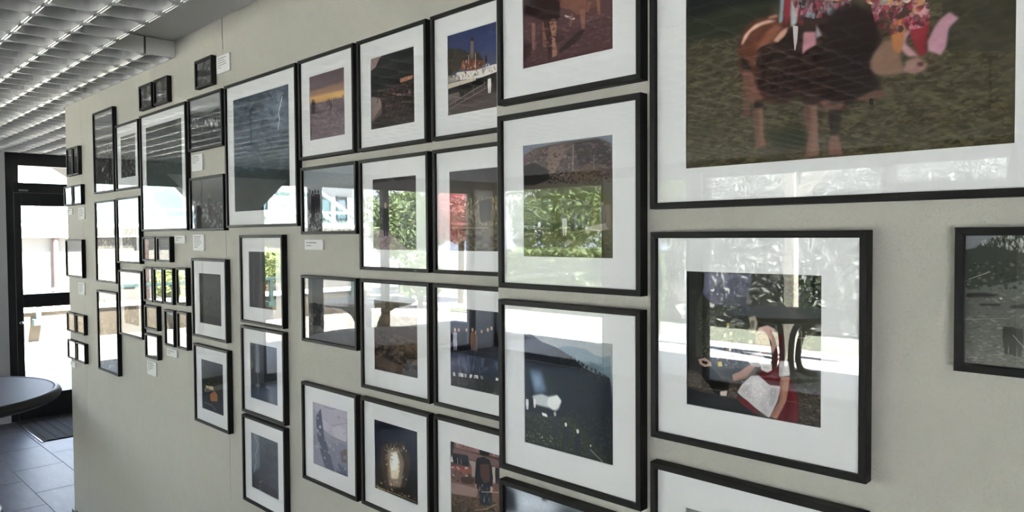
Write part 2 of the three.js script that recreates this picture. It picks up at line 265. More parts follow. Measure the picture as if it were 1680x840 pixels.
const ART={
E:[['#2c2d26','#35342c','#342f28'],['p','#5a5a6c',4,91,0,520,9,489,143,426,244,329,227,246,240,143,177,91,86],['p','#484858',4,143,177,279,63,426,27,505,84,474,204,378,239,229,234],['p','#3c3c46',3,262,239,378,164,474,181,505,261,362,286],['p','#161812',3,-15,-4,143,6,135,131,83,243,74,400,74,667,-15,677],['p','#20281a',4,732,2,1003,4,1005,296,877,278,762,201,703,118],['s','#2f4020,#3a4c26,#151a10',260,9,1,717,3,1003,4,1005,255,733,202],['p','#282a23',5,91,242,296,245,474,233,490,410,475,635,362,769,126,660,74,447],['s','#3e4236,#4c4e3c,#181a14,#565846',520,7,1,83,258,474,241,475,694,126,676],['p','#403a34',3,-15,756,127,770,230,849,379,858,395,916,196,916,-15,868],['s','#6a5c4e,#54483c,#2a2622',300,6,0.5,-15,749,411,808,411,898,-15,868],['p','#191b19',3,-15,868,127,895,395,901,585,997,428,994,-15,992],['p','#3a342e',3,822,778,1004,752,999,1003,823,999],['s','#6a5a52,#4a443c,#23221e,#3c4030',360,8,0.4,808,752,1004,738,999,1003,823,999],['s','#4a5038,#32382a',120,9,0.3,764,686,1004,669,1004,752,808,766],['p','#131211',2,3,651,109,631,195,699,288,779,280,842,230,888,178,825,92,743,3,738],['p','#a08678',1,92,652,152,634,199,664,204,690,144,702,106,686],['p','#231a18',1,123,655,178,664,161,684,126,676],['l','#6a5a44',12,329,447,326,637],['l','#7a6a50',12,258,501,370,469],['p','#b8b4aa',1,299,442,322,434,319,468,299,473],['p','#b8b4aa',1,286,512,306,507,306,545,286,547],['p','#b8b4aa',1,290,574,316,571,313,611,290,614],['p','#b8b4aa',1,345,426,367,424,365,454,346,456],['p','#cfcabc',1,341,496,355,495,355,519,341,520],['p','#cfcabc',1,341,535,359,534,359,564,341,566],['p','#b89c42',1,251,652,285,648,286,682,256,688],['p','#a08838',1,321,364,345,362,342,396,322,395],['p','#b8b4aa',1,490,469,521,469,522,496,493,496],['s','#c8c0a8,#b0a890,#7a6a4a',40,5,1,229,418,426,401,427,670,229,695],['p','#1a1714',2,212,789,346,771,330,896,230,895],['p','#b8aca0',2,272,866,330,850,322,894,272,897],['p','#4e1518',3,689,407,734,410,727,662,705,701,682,610],['p','#92705e',2,366,731,427,700,522,626,553,640,475,732,375,777],['p','#86604f',2,379,761,475,724,506,676,530,658,483,738,387,775],['p','#c4bcb8',2,498,573,584,541,614,589,569,653,514,645,487,626],['p','#9a9290',3,506,631,568,609,576,652,522,650],['p','#4c1a1c',2,576,652,705,636,735,719,720,764,615,765,569,712],['p','#3e1012',4,584,717,630,733,645,768,607,763],['p','#5a2022',4,645,651,690,645,705,723,668,743],['p','#521c1f',2,705,723,800,710,844,832,849,994,691,1003,735,892,705,810],['p','#642426',4,808,752,840,833,846,988,812,994,817,879],['p','#471114',5,765,830,794,825,780,1000,743,1003],['p','#4a1214',5,703,926,735,921,721,998,697,1000],['p','#b4b0b0',2,510,720,572,712,645,768,728,763,703,868,646,998,554,950,403,854,443,788],['p','#a39fa2',6,427,821,491,782,522,837,475,881],['p','#98949a',6,645,789,705,781,683,886,646,935],['p','#c4c0c0',6,522,748,584,739,615,823,554,891,507,824],['p','#a8a4a8',5,569,904,615,882,646,965,616,984],['s','#a8a2a6,#b89ea2,#dcd8d8',160,4,1,443,758,705,766,631,982,427,851],['p','#5a161a',2,403,884,475,896,585,982,538,983,428,926],['p','#c0bcb8',2,572,609,660,613,663,663,630,684,584,669],['p','#a8a29e',2,592,636,645,638,645,658,599,658],['p','#b8b4b2',2,712,592,778,585,790,683,714,700],['p','#9c9896',3,717,635,734,633,738,697,714,700],['p','#946e5e',2,723,699,790,690,765,859,699,996,654,985,720,865],['p','#84594a',3,723,721,744,718,732,864,676,986,655,981,718,866],['p','#43352c',3,525,444,560,404,583,409,560,448,550,537,531,510],['p','#987260',2,540,444,583,414,635,426,650,498,623,547,587,545,550,514],['p','#8a6250',3,540,465,559,478,562,513,546,508],['p','#7a5646',3,596,540,644,506,639,557,602,561],['l','#3c2820',6,559,464,574,458],['l','#3c2820',6,596,455,614,456],['l','#8a4a44',6,571,525,599,523],['l','#6e4a3c',5,582,467,576,499],['p','#b89a90',2,540,435,565,377,629,354,686,378,692,493,663,554,659,468,620,419,576,411],['p','#97796f',4,644,382,683,393,686,494,666,540,662,453],['p','#98907f',3,487,310,540,295,558,345,540,420,498,424,506,364],['p','#5e584e',3,505,335,534,327,531,377,512,393],['l','#8a8072',8,842,422,895,419],['l','#7c7264',8,866,377,867,504],['s','#6a2e2c,#a09890,#8a7440',30,6,1,878,376,961,369,962,494,878,503]],
F:[['#1e2321','#2b2d24','#403b2e','#464032','#443f31'],['p','#141818',6,5,349,406,445,378,486,185,456,106,468,5,469],['p','#26291f',6,5,462,201,467,321,473,321,521,209,554,5,552],['s','#504b3a,#3b3729,#5a5440,#332f24',2600,9,0.3,0,528,582,653,585,1000,-4,999],['s','#504b3a,#3b3729,#5a5440,#332f24',2400,9,0.3,667,545,996,620,995,1003,548,997],['s','#34322a,#3e3a2e',400,14,0.25,823,557,996,598,998,754,825,723],['p','#2a2d20',6,293,892,435,894,449,962,337,953],['p','#4a2a22',3,200,588,224,536,262,516,321,514,364,537,406,526,582,551,583,826,553,855,475,825,407,782,379,813,307,796,255,768,209,676],['p','#5a3528',4,209,597,232,538,277,522,350,541,336,600,277,638,255,683,209,654],['p','#7a4c3a',4,262,614,314,554,357,549,336,593,285,625],['p','#2a1f1d',8,277,638,378,581,420,529,582,544,603,829,553,842,468,811,414,777,379,813,315,790,270,735],['p','#1e1616',16,379,656,583,672,583,820,475,799,407,755],['p','#3a2925',14,433,552,513,555,539,658,474,699,434,639],['p','#33241f',12,285,667,364,639,379,737,315,769],['s','#3c2b27,#1a1313,#2c201d',420,12,0.4,262,614,582,564,584,833,278,764],['p','#241c1c',3,209,619,255,683,248,689,217,677],['p','#c8a494',2,211,594,224,561,262,533,307,528,339,537,285,541,247,555,221,589],['p','#b08a78',2,325,601,350,575,378,564,368,589,343,608],['p','#a87a6a',2,305,519,335,515,346,525,314,526],['p','#6a4a40',3,213,676,251,686,270,749,293,787,263,804,225,764],['p','#2a2220',3,259,790,293,794,293,822,263,819],['p','#60463e',2,217,763,244,774,248,842,221,835],['p','#7a5c50',2,257,818,291,815,293,907,304,943,267,951,263,889],['p','#765a50',2,431,813,472,818,475,925,479,993,432,993,445,922,431,867],['p','#4a3832',5,432,813,448,828,450,922,441,989,435,988,446,922,435,867],['p','#4c3a33',5,258,818,272,820,275,905,275,947,268,949,265,890],['p','#332624',2,414,763,468,784,472,831,428,826],['p','#6a5048',2,475,818,559,823,547,854,501,852],['p','#2c2422',2,508,852,550,854,537,931,512,929],['p','#74574d',2,512,935,537,931,554,995,507,993],['p','#7a8e94',2,350,445,367,449,364,489,357,548,344,545,350,500],['p','#7c2a34',2,367,449,388,454,385,535,368,558,360,516],['p','#9aa0a0',2,388,454,412,460,406,559,385,569,384,521],['p','#6c2630',2,412,460,433,465,427,570,409,560],['p','#b0a8a8',1,392,563,410,570,406,620,399,649,395,618],['p','#a07078',2,427,590,467,598,467,641,434,652,422,667],['p','#8c8a90',2,467,572,487,615,467,618],['p','#44282c',3,433,451,581,487,582,557,513,549,447,548],['s','#8c3a44,#a87c84,#3a3036,#20191c,#7a8a90',260,9,1.6,378,452,576,486,576,562,406,553],['p','#241b1b',6,507,547,583,532,650,578,662,668,633,719,639,752,663,793,658,818,585,827,509,836],['p','#755c4e',3,639,702,668,663,697,669,727,760,721,771,669,769,639,755,630,725],['p','#8e7068',2,721,765,732,736,760,729,788,752,782,769,755,778],['p','#4a2c2c',2,760,744,779,746,774,759,761,755],['p','#a06a44',2,685,623,720,600,731,651,715,715,695,699],['p','#7c2832',2,725,595,792,639,782,691,785,721,766,730,743,671],['p','#a8828a',2,743,647,726,680,749,709,765,727,738,725,718,703,726,650],['p','#a27a88',2,803,653,819,633,842,617,866,640,840,661,835,713,820,735,788,716,788,686],['p','#b08090',2,656,542,685,549,676,584,656,592,650,566],['p','#a88a58',2,742,574,770,574,773,599,753,613],['p','#d0c4c4',2,688,550,708,554,702,564,688,559],['s','#8a3440,#5c2830,#b4848c,#3a2a2c',170,8,1.2,626,535,792,579,792,645,656,655],['p','#5e463c',2,603,823,640,809,678,814,681,827,640,837,585,833],['p','#161616',1,629,831,641,833,641,851,629,849],['p','#3c2a2c',6,378,438,432,358,537,373,581,423,582,525,406,485],['s','#8c3a44,#b08a90,#5a6a74,#c4b8a8,#3a2a2c,#a87a44',420,11,1.2,364,469,405,357,581,391,582,532],['p','#402a2e',6,620,540,607,430,678,387,758,433,780,535,770,580],['s','#8a3440,#b4848c,#c8bca8,#a8864a,#5c2830,#6a7a80',420,11,1.1,614,545,613,394,769,430,781,589]],
A:[['#6c7480','#54504c','#4a4638','#54503a','#4a4432'],['p','#6a707c',3,-14,9,154,3,95,62,-14,96],['p','#4c4240',3,-14,96,114,42,287,22,471,11,851,14,916,40,977,65,976,356,646,363,284,357,-17,341],['p','#6a5a54',4,287,36,524,23,470,121,359,292,285,232],['p','#30292b',4,578,28,850,18,916,79,977,110,977,252,783,212,646,256,612,132],['s','#7a6862,#2e2828,#5a4c4a',420,12,0.4,-14,24,977,46,976,304,-17,327],['p','#22201e',3,-15,182,133,164,285,232,322,318,131,363,-17,356],['p','#584a3e',4,611,267,766,211,849,270,915,326,782,345,522,343],['s','#2a2824,#5c5248,#1c1b18',260,8,0.6,322,262,977,278,976,395,284,357],['p','#4a4a2c',5,-18,471,976,459,974,992,-23,1001],['s','#5c5634,#3a3a22,#6a6240,#2e2c1c',900,10,0.3,-18,500,976,511,974,992,-23,1001],['p','#2e2e1c',4,-20,732,282,694,678,728,712,768,374,779,-21,790],['p','#2a2a1a',3,223,962,336,925,482,993,203,997],['p','#8a8272',2,695,755,763,735,880,717,954,712,962,764,847,780,729,771],['p','#7a7264',2,474,876,519,842,564,862,537,896,483,904],['p','#6a5c50',3,914,561,975,563,975,771,929,744],['p','#a09888',1,128,763,186,749,234,778,128,780],['l','#8a8078',8,581,62,573,265],['l','#7a706a',7,800,148,803,267],['f','#34322c','#b0a898',213,184,955],['f','#a8a49c','#5a5248',151,480,814],['f','#5a5a54','#6a6258',94,605,726],['f','#3c3a34','#5a5248',86,721,725],['f','#5a5a52','#8a8276',144,889,717]],
B:[['#3a2628','#442c2e','#4c3436','#4a3234'],['p','#2c1c1c',4,5,277,450,383,431,651,361,650,183,572,3,507],['p','#6a463c',3,380,419,716,472,731,626,650,672,550,587,432,547],['p','#5a3c34',3,716,497,875,510,874,633,731,626],['p','#2a1c1b',2,36,420,256,482,432,483,431,638,273,631,110,557],['p','#7a584c',2,100,609,146,618,144,859,103,852],['p','#6c4c42',2,228,622,282,646,280,857,235,849],['p','#3a2624',2,237,610,361,636,334,828,324,990,297,986,281,791],['p','#86604f',2,308,639,405,659,378,810,403,945,341,960,343,777],['p','#7a5648',2,650,608,715,623,706,784,674,778],['p','#6a4a40',2,740,565,780,575,747,655,715,648],['p','#7a5648',2,831,549,859,555,874,701,839,693],['p','#6a4a40',2,550,625,584,632,558,742,533,737],['p','#b8a8a4',2,483,617,608,673,583,683,491,638],['s','#5a4042,#3c282a,#6a4c4c',300,14,0.25,3,589,994,684,993,988,-1,983],['p','#2e1e20',3,412,907,649,785,714,786,649,861,446,940],['p','#33201f',3,1,792,108,785,88,889,-1,928]],
C:[['#8e9290','#8a8e8c','#20232a','#1c1f22','#23271f'],['p','#6a7a80',3,404,89,514,67,706,70,799,111,890,123,975,99,975,300,705,262,513,196],['p','#5c6c74',3,743,169,889,210,975,178,975,300,798,280],['p','#191c22',2,-16,-1,82,1,209,60,394,95,572,167,686,235,816,270,975,286,972,1006,-25,989],['s','#14161a,#23262c,#101214',500,8,2,17,62,414,101,961,273,959,720,11,654],['s','#181a1e,#2a2d30',260,9,1.6,209,60,961,280,960,345,208,169],['p','#262a20',6,-22,707,225,729,569,671,739,819,972,992,972,1006,-25,989],['s','#3a4030,#1e2218,#4c5040,#2c3222',900,8,0.7,-22,723,568,701,757,994,-25,981],['s','#22261c,#161914,#30352a',400,10,1,411,621,973,602,972,992,567,943],['p','#5a6c84',14,58,328,207,325,269,504,121,542,89,451],['p','#7a8ca4',12,101,370,186,375,206,466,121,478],['p','#b4b8ba',5,88,562,206,529,289,540,391,509,441,555,411,629,370,659,288,641,120,637],['p','#d8d8d4',4,289,548,391,517,437,556,401,623,340,648,268,613],['p','#d8d8d4',2,204,694,267,699,277,728,215,723],['p','#d8d8d8',1,333,758,382,749,385,795,332,812],['p','#b8bcc0',1,466,795,501,798,509,848,477,839],['s','#c8ccc0,#8a9078',40,5,1,9,895,409,882,408,975,8,991],['f','#d8d8d8','#404040',96,28,699],['f','#dcdcd8','#c0b8b0',79,120,668],['f','#2a2c30','#a09890',185,364,891],['f','#24262a','#d0c8c0',168,488,944],['f','#202226','#d8d0c8',180,621,992],['f','#2a2a2c','#d0c8c0',88,761,985],['l','#a8a8a8',5,758,920,886,996]],
D:[['#8e949c','#aab0ba','#848a92','#46484c'],['p','#22242a',14,-11,5,93,37,107,153,-21,192],['p','#c4cad4',24,109,11,312,16,434,29,517,45,131,152],['p','#2e3034',5,309,12,356,11,349,27,312,30],['p','#3a3c40',30,462,22,612,20,741,206,404,253],['p','#989ca4',26,184,183,348,138,376,239,198,302],['p','#2c2e32',30,-7,431,474,340,513,701,-12,897],['p','#b0b6be',40,273,302,433,277,418,368,280,400],['p','#1c1d20',22,40,619,610,429,674,798,19,1060]],
G:[['#7e8082','#666a66','#565852','#5e605a','#6c6c66'],['p','#7a7c80',2,2,6,181,10,137,58,58,79,12,136,3,122],['p','#3a3e38',2,3,122,58,107,102,51,138,65,181,10,308,4,546,-14,695,112,698,351,310,333,5,434],['s','#9a9c98,#2a2e28,#c0c0bc,#4a5046',420,9,3,57,65,181,10,694,12,697,238,13,249],['s','#3c4038,#62665c,#2c3028',420,8,0.8,4,207,696,188,698,351,5,434],['s','#4e4e49,#7c7c76,#5e5e58',900,9,0.25,5,448,697,326,703,942,9,1002],['p','#2a2a28',3,15,454,96,444,184,456,123,475,15,483],['p','#2c2c2a',2,79,527,185,521,176,538,88,543],['p','#343431',3,228,528,698,439,699,527,228,549],['p','#a8a8a4',1,176,471,191,474,190,490,178,489],['p','#c8c8c4',1,202,730,229,720,238,746,208,757],['p','#c4c4c0',1,242,732,272,729,274,758,245,762],['s','#8a8a86,#6a6a66',160,10,0.2,17,844,702,753,703,892,18,972],['l','#9a9c98',4,28,345,130,284],['l','#80807a',3,7,655,229,624],['f','#444440','#565652',205,222,892],['f','#484844','#565652',204,261,900],['l','#b0b0ac',3,242,746,332,897]],
H:[['#7a7c7c','#6a6660','#4c4a44'],['p','#8a8a8a',20,-83,-568,1158,-797,1158,-661,-83,-326]],
P3:[['#4a3434','#5a4240','#6a5048','#4c3e34','#3a3228'],['p','#7a5a58',2,67,-7,878,-11,878,38,65,72],['s','#b09a96,#4a2c2c',50,15.400000000000002,4,70,-1,878,-5,878,32,70,65],['p','#161c1c',2,-19,-10,67,-7,39,150,-23,255],['p','#6e5652',2,40,84,877,63,876,149,38,163],['p','#14161a',2,29,149,330,122,338,261,47,279],['p','#8c8078',2,339,178,471,169,450,371,393,371,391,256],['p','#a8a09a',2,762,168,825,161,816,361,777,370],['p','#c8c0b8',1,-23,274,18,180,47,266],['p','#7a4a40',2,-24,308,395,262,390,359,-24,374],['s','#c4b4ac,#3a2a28,#8a5a50',40,19.8,0.5,-24,308,395,262,388,462,-27,533],['p','#86706a',2,-27,540,504,498,484,617,-29,686],['p','#3e3028',3,172,434,356,379,449,396,411,469,220,501],['s','#5a4c3c,#2c261e,#6a5c4a',189,22.0,0.4,-29,692,872,570,867,1016,-38,1278],['p','#17171c',2,538,3,710,-7,719,41,619,68,546,58],['p','#5c4238',1,619,61,673,56,664,134,618,137],['p','#191a20',2,490,120,601,84,727,95,778,295,759,424,668,496,540,527,449,460,470,264],['p','#4a3630',2,545,184,717,147,724,358,615,408,552,322],['p','#1c2028',2,514,432,750,401,756,649,538,692],['s','#a8a4a8,#3a3c46,#6a6a74',32,17.6,6,523,430,759,412,756,649,520,684],['p','#a88a7a',1,732,412,780,419,762,486,722,483],['p','#8a6a5c',1,452,446,490,450,482,503,452,498],['l','#c0b8b0',8,127,197,130,274],['l','#a09890',7,195,195,196,266],['l','#a89888',9,577,522,873,456],['l','#8a7a68',9,444,787,666,710,828,612],['l','#7a6a58',8,793,540,897,674],['f','#1e1e22','#6a5248',185,848,353]],
M1:[['#5e4e52','#7a6260','#b08a60','#6e5c60','#5e5054','#5c4e52'],['p','#5a4c52',8,-42,-23,983,-13,990,203,-41,230],['p','#c09a62',10,-30,312,425,329,974,341,976,427,423,396,-32,380],['p','#8a6c58',8,-28,232,977,244,975,330,-29,289],['p','#62545a',3,-33,426,337,436,980,443,997,1001,-5,997],['p','#4a4046',3,-15,555,988,590,987,644,7,585],['s','#6e6066,#54484e,#76686c',189,35.2,0.2,-34,460,990,483,997,1001,-5,997],['p','#1c181a',2,-17,623,23,788,29,903,0,981,-25,921],['f','#1a1618','#1a1618',193,73,588],['f','#1c181a','#1c181a',181,126,590],['f','#2a2426','#2a2426',75,504,502],['f','#241e20','#241e20',92,562,518],['f','#1e181a','#1e181a',114,610,595],['f','#342c2e','#342c2e',52,751,477],['f','#342c2e','#342c2e',48,695,474],['f','#342c2e','#342c2e',52,952,467]],
M2:[['#3a3434','#221f1e','#211d1c','#26201f','#282220'],['p','#8a7674',2,-23,-17,309,-15,199,36,123,130,-27,170],['p','#181a19',3,217,18,980,-11,989,373,705,390,136,389,-15,453,-9,173,104,148],['p','#5a4c48',4,3,520,242,585,349,652,274,791,13,911],['p','#7a6a64',3,2,531,205,591,258,683,52,850,6,888],['p','#8a5a48',2,681,376,967,366,966,410,687,439],['s','#c08a6a,#3a2620',14,13.200000000000001,2,681,376,967,366,965,430,687,439],['s','#3c3230,#4a3e3a,#161414,#5c4840,#6a3a34',315,15.400000000000002,1,4,456,989,414,988,999,379,951],['s','#7a6a60,#8a4a40,#9a8a80',27,11.0,1,496,442,988,454,984,675,492,608],['f','#1c1818','#3a2e2c',190,292,825]],
M3:[['#2a3256','#343c62','#4a4c62','#4c4240','#463c3a'],['p','#2c2822',3,-15,155,240,198,408,288,572,299,652,422,489,449,237,445,-20,499],['s','#3c3628,#1e1c18,#4a4230',117,17.6,1,-15,155,626,308,516,472,-20,480],['p','#6a5a54',1,427,128,482,139,479,365,413,353],['p','#1c1a1a',1,427,97,488,109,484,150,424,139],['p','#201c1c',1,684,359,716,364,715,451,678,445],['p','#6a3c2c',2,267,356,407,352,517,380,678,426,678,481,515,509,237,464],['s','#9a6a50,#2a2220,#c4bcb4',40,15.400000000000002,1.5,238,342,678,417,783,498,237,464],['p','#c4beb8',1,156,479,515,509,887,489,886,587,596,613,163,581],['s','#2a2624,#8a8480',27,17.6,2,179,492,861,511,860,583,178,568],['p','#b0a696',1,-13,596,514,597,514,638,234,670,-14,663],['p','#8c8480',2,-20,499,179,511,178,587,-21,585],['s','#d8d4d0,#3a3230,#a89890',27,15.400000000000002,1.6,-20,499,488,541,487,597,-21,585],['p','#1c1a1c',2,-14,663,486,633,886,587,885,712,513,711,232,802,-10,807],['p','#6a605c',2,0,732,204,723,232,802,-1,809],['p','#554c4a',3,-12,923,884,819,882,1007,-13,1003],['l','#c4c0bc',9,388,306,387,414],['l','#b8b4b0',9,512,306,510,490],['l','#a09894',5,-2,866,702,684],['l','#a09894',5,-3,924,701,748],['l','#8a827e',5,131,788,139,884],['l','#8a827e',5,318,739,322,833],['l','#8a827e',5,464,695,468,788],['l','#8a827e',5,662,660,667,743],['l','#6a625e',4,229,990,883,855],['f','#c8c4c0','#3a2e2a',172,753,819],['f','#2a2624','#3a2e2a',179,853,815],['l','#1c1a1a',7,234,633,239,728],['l','#1c1a1a',7,476,613,480,688]],
N2:[['#2c2a2a','#4a4646','#3a3836','#5a4e50','#76666a'],['p','#4c4a4a',4,-1,47,983,40,977,426,-9,416],['p','#3a3632',3,10,395,776,440,771,709,2,744],['s','#2a2826,#5a544e,#1e1c1c',144,19.8,1,10,395,960,425,955,711,3,700],['p','#7c6a70',4,4,678,334,747,613,916,783,988,16,1006],['s','#9a888c,#6a5c60',99,19.8,0.5,4,678,716,916,749,988,16,995],['p','#302c2a',3,409,577,974,589,977,986,783,988,476,790],['s','#4a423e,#241f1e',72,19.8,1,444,578,974,589,977,976,613,916],['p','#7a6250',1,249,467,339,470,344,576,265,575],['p','#241f20',1,320,554,416,556,420,726,341,730],['f','#2c2a2c','#9a8478',384,296,810]],
N3:[['#3e3e46','#4a4640','#5a5444','#565040','#4a4436'],['p','#6a6252',3,24,449,868,331,866,584,20,719],['s','#8a806a,#3a3428,#b0a488,#4a4434',189,17.6,3,314,345,868,331,865,692,310,684],['p','#2e2a22',4,536,391,750,362,747,636,560,651],['s','#6a6454,#3c382e',135,44.0,0.15,-24,699,864,710,861,982,-29,990],['p','#7c7464',3,20,700,694,708,693,730,20,723],['s','#38342a,#5c5646',135,39.6,0.15,-26,796,863,801,859,1236,-32,1263]],
O2:[['#5c5446','#5a5040','#4c4238','#3a302a','#3a302a','#42362e'],['s','#6a5e4c,#4a4236',135,44.0,0.2,-7,70,992,8,986,337,-15,423],['p','#473b31',4,-15,423,984,460,980,708,591,646,-19,599],['p','#5a4a3c',4,454,446,983,502,981,667,695,635,416,557],['p','#1e1916',4,-7,598,234,640,590,688,979,749,976,914,586,879,230,792,-11,775],['s','#17130f,#4e4236,#2c2420,#5c4e40',189,48.400000000000006,0.3,-7,598,980,687,976,935,-16,985],['s','#5c4e40,#382e26',90,39.6,0.3,-5,466,983,502,980,708,-8,620],['p','#4a3e34',3,-12,797,339,823,690,909,585,964,-15,952],['s','#1c1814',22,13.200000000000001,1.4,53,417,347,413,344,564,50,549]],
O3:[['#2c3036','#22262e','#1e2128','#1e2430','#262a26'],['p','#141519',3,-14,318,192,281,866,240,862,606,472,577,13,550],['s','#0f1014,#2c2e36,#1a1c22',108,26.400000000000002,3,-14,299,866,222,862,606,-19,671],['p','#262c3c',4,-12,572,862,570,861,716,-15,808],['s','#3a4254,#1a1e28,#4c5468',72,39.6,3,-12,572,862,588,860,735,-16,847],['p','#20241e',2,-26,863,869,831,867,978,-21,979],['s','#343a2c,#161a14',72,17.6,0.6,-26,885,869,852,867,978,-21,979],['s','#c8c8c0,#d8d8d2',14,30.800000000000004,3.5,-5,826,869,789,869,826,-6,878],['f','#8a8a94','#b89a8a',233,87,542],['f','#1a1a20','#a88a7a',213,160,515],['f','#6a5044','#b08a74',227,417,507],['f','#5a4a44','#a8806c',208,473,511],['f','#1e1e24','#a8907e',206,583,490],['f','#202026','#b09484',223,691,478],['f','#24242a','#a8907e',222,758,453],['f','#18181e','#8a7264',210,304,500]],
P1:[['#8c8794','#8e8894','#7c7a86','#6c6e7c','#66687a'],['p','#9a94a0',2,-36,2,335,-28,969,-2,957,487,526,449,272,385,226,143,-12,126],['p','#a49eaa',2,275,246,481,237,530,311,425,426,272,385],['p','#a8a2ac',2,529,338,780,252,962,313,958,474,626,457],['p','#3e4354',3,76,224,228,73,274,301,320,515,468,735,637,1005,358,1007,208,788,110,527],['p','#6e7080',3,523,586,773,510,957,501,955,581,770,646,717,792,763,917,612,1005,516,835],['p','#5a4e4c',2,770,646,955,576,950,796,814,812],['p','#4a5064',3,715,846,947,903,945,1011,662,994],['p','#7c7c8a',4,-58,786,108,612,258,889,306,1018,-65,1029],['s','#8e8a96,#7a7884,#a09aa6',54,26.400000000000002,0.6,-36,2,969,-2,946,957,-65,1029],['l','#5c5e6e',8,333,28,537,36,737,-10,969,6],['l','#6a6a78',7,328,209,530,297,965,179],['l','#60606e',8,424,468,626,484,958,474]],
P2:[['#0c1018','#10141d','#141720','#1a1715','#201a14'],['p','#161a26',10,-11,-3,994,-4,979,432,738,339,-21,444],['p','#3a3026',14,166,330,701,201,852,459,729,825,238,942,118,618],['p','#7a6c5c',10,313,376,580,298,696,493,609,854,323,897,288,581],['p','#c8bca8',7,374,413,518,359,596,514,551,745,387,783,350,567],['p','#e8dfd0',5,394,422,518,384,567,520,513,631,390,658],['s','#a8987c,#d8ccb4,#5a4c3a',54,11.0,1,209,297,780,185,768,816,238,942],['s','#8a7048,#4a3a28,#c8b080',40,15.400000000000002,0.4,-30,879,971,910,958,1016,-42,1010],['p','#0e0f12',2,238,955,280,945,271,997,229,1000],['p','#0e1118',4,-42,1010,321,1010,958,1016,957,1081,-43,1061],['l','#d8c8a8',4,353,418,272,310],['l','#d8c8a8',4,353,418,228,393],['l','#d8c8a8',4,353,443,248,477],['l','#d8c8a8',4,366,403,397,272],['l','#d0c0a0',4,382,412,479,274],['l','#c8b898',4,352,468,238,541],['l','#a89878',5,-19,979,920,971]],
L1:[['#39424b','#404a54','#48525c','#343e44','#2a3436','#2a3234'],['p','#5a6470',20,644,-7,968,-8,975,367,805,396,658,333,562,152],['p','#6c7682',16,793,38,914,55,904,359,807,361,762,213],['p','#2e3840',16,-28,13,565,42,293,194,-24,262],['p','#4c5660',14,-24,262,976,343,971,483,-32,470],['s','#4a545e,#343e46,#56606a',300,40,0.2,-28,7,963,-3,976,694,-24,628],['p','#232c2c',12,-25,670,988,709,978,1013,-24,1000],['s','#2c3634,#1e2626',160,30,0.2,-23,604,990,639,978,1013,-24,1000],['l','#b8c0c8',9,889,86,850,164,824,208,839,257,812,343],['l','#e4e8ec',4,889,86,850,164,824,208,839,257,812,343]],
O1:[['#55585a','#6a6a68','#5a5854','#4c4a48','#565450'],['s','#3a3a38,#6e6c68',135,35.2,0.2,4,608,983,501,975,987,-4,1019],['p','#2a2a28',2,98,430,218,395,334,432,360,546,125,583],['s','#1c1c1a,#3c3c38',40,19.8,1,99,406,363,405,360,546,95,586],['p','#35353a',2,362,452,504,427,694,510,880,468,880,508,388,571],['p','#1e1e1c',1,184,624,331,600,334,708,197,729],['p','#2a2a28',1,229,564,346,547,330,607,237,620],['p','#1a1a18',2,152,730,329,713,322,761,182,760],['p','#403e3c',3,-2,898,979,744,975,1009,-4,1019]],
M1b:[['#7c8288','#868a8c','#7a7c7c','#6a6a68','#5e5e5c'],['s','#2a2a2a,#a8a8a6,#565654',405,15.400000000000002,0.8,16,717,986,753,982,1015,10,1015],['p','#3c3c3c',3,714,631,975,644,982,993,708,1000],['s','#1c1c1c,#8a8a88',180,15.400000000000002,0.8,714,631,982,644,977,997,708,1000],['p','#3a3c3e',2,135,768,223,771,236,842,148,840],['f','#141416','#1c1c1e',307,136,698],['f','#161618','#1c1c1e',352,188,770],['f','#141416','#1c1c1e',304,239,702],['f','#1a1a1c','#1c1c1e',290,297,692],['f','#18181a','#1c1c1e',283,113,649]],
Q1:[['#4a4c4c','#3e4042','#3a3a3a','#4a4640'],['p','#2c2e30',5,4,4,430,-1,320,989,-34,1000],['s','#55524c,#34332f',72,26.400000000000002,0.4,412,508,992,508,976,992,345,999],['p','#524a40',5,411,531,991,530,983,755,403,763],['l','#a8acae',4,173,236,190,470,132,660,172,940]],
Q2:[['#3a4048','#34383e','#2c2e32','#24262c','#242a36'],['p','#6a7078',10,181,3,332,-11,349,899,173,926],['p','#1e2024',6,-17,548,985,465,980,624,-25,764],['p','#26303e',8,-27,812,977,693,968,984,-34,1009],['l','#9aa0a8',6,232,-2,284,204,241,444,282,674,259,913],['l','#e0e4e8',3,232,-2,284,204,241,444,282,674,259,913]],
Q3:[['#3a444a','#363e46','#2e343c','#262c34','#1c212a'],['p','#59626a',12,-17,6,287,-3,316,582,32,740,-33,418],['p','#2a303a',8,530,91,968,51,937,994,555,763],['s','#343a44,#262b34',40,57.2,0.4,481,101,969,28,948,671,460,691],['p','#14171c',3,-47,806,209,772,406,845,932,858,941,1012,-55,1013],['s','#d8d0b8,#f0e8d0',6,13.200000000000001,1,105,844,407,797,401,987,251,1000],['l','#b4b8b4',7,95,21,255,192,148,380,168,519,69,732],['l','#e8e8e0',3,95,21,255,192,148,380,168,519,69,732]],
S1:[['#3a3c3a','#4a4a47','#44443f','#3c3c38','#40403c'],['s','#54534e,#33332f',90,22.0,0.5,-33,18,975,-2,950,983,-48,1012],['s','#1e1e1c,#6a6862',40,17.6,1,10,465,869,419,859,648,0,677],['p','#2c2c2a',5,-40,839,940,820,950,991,-48,1012]],
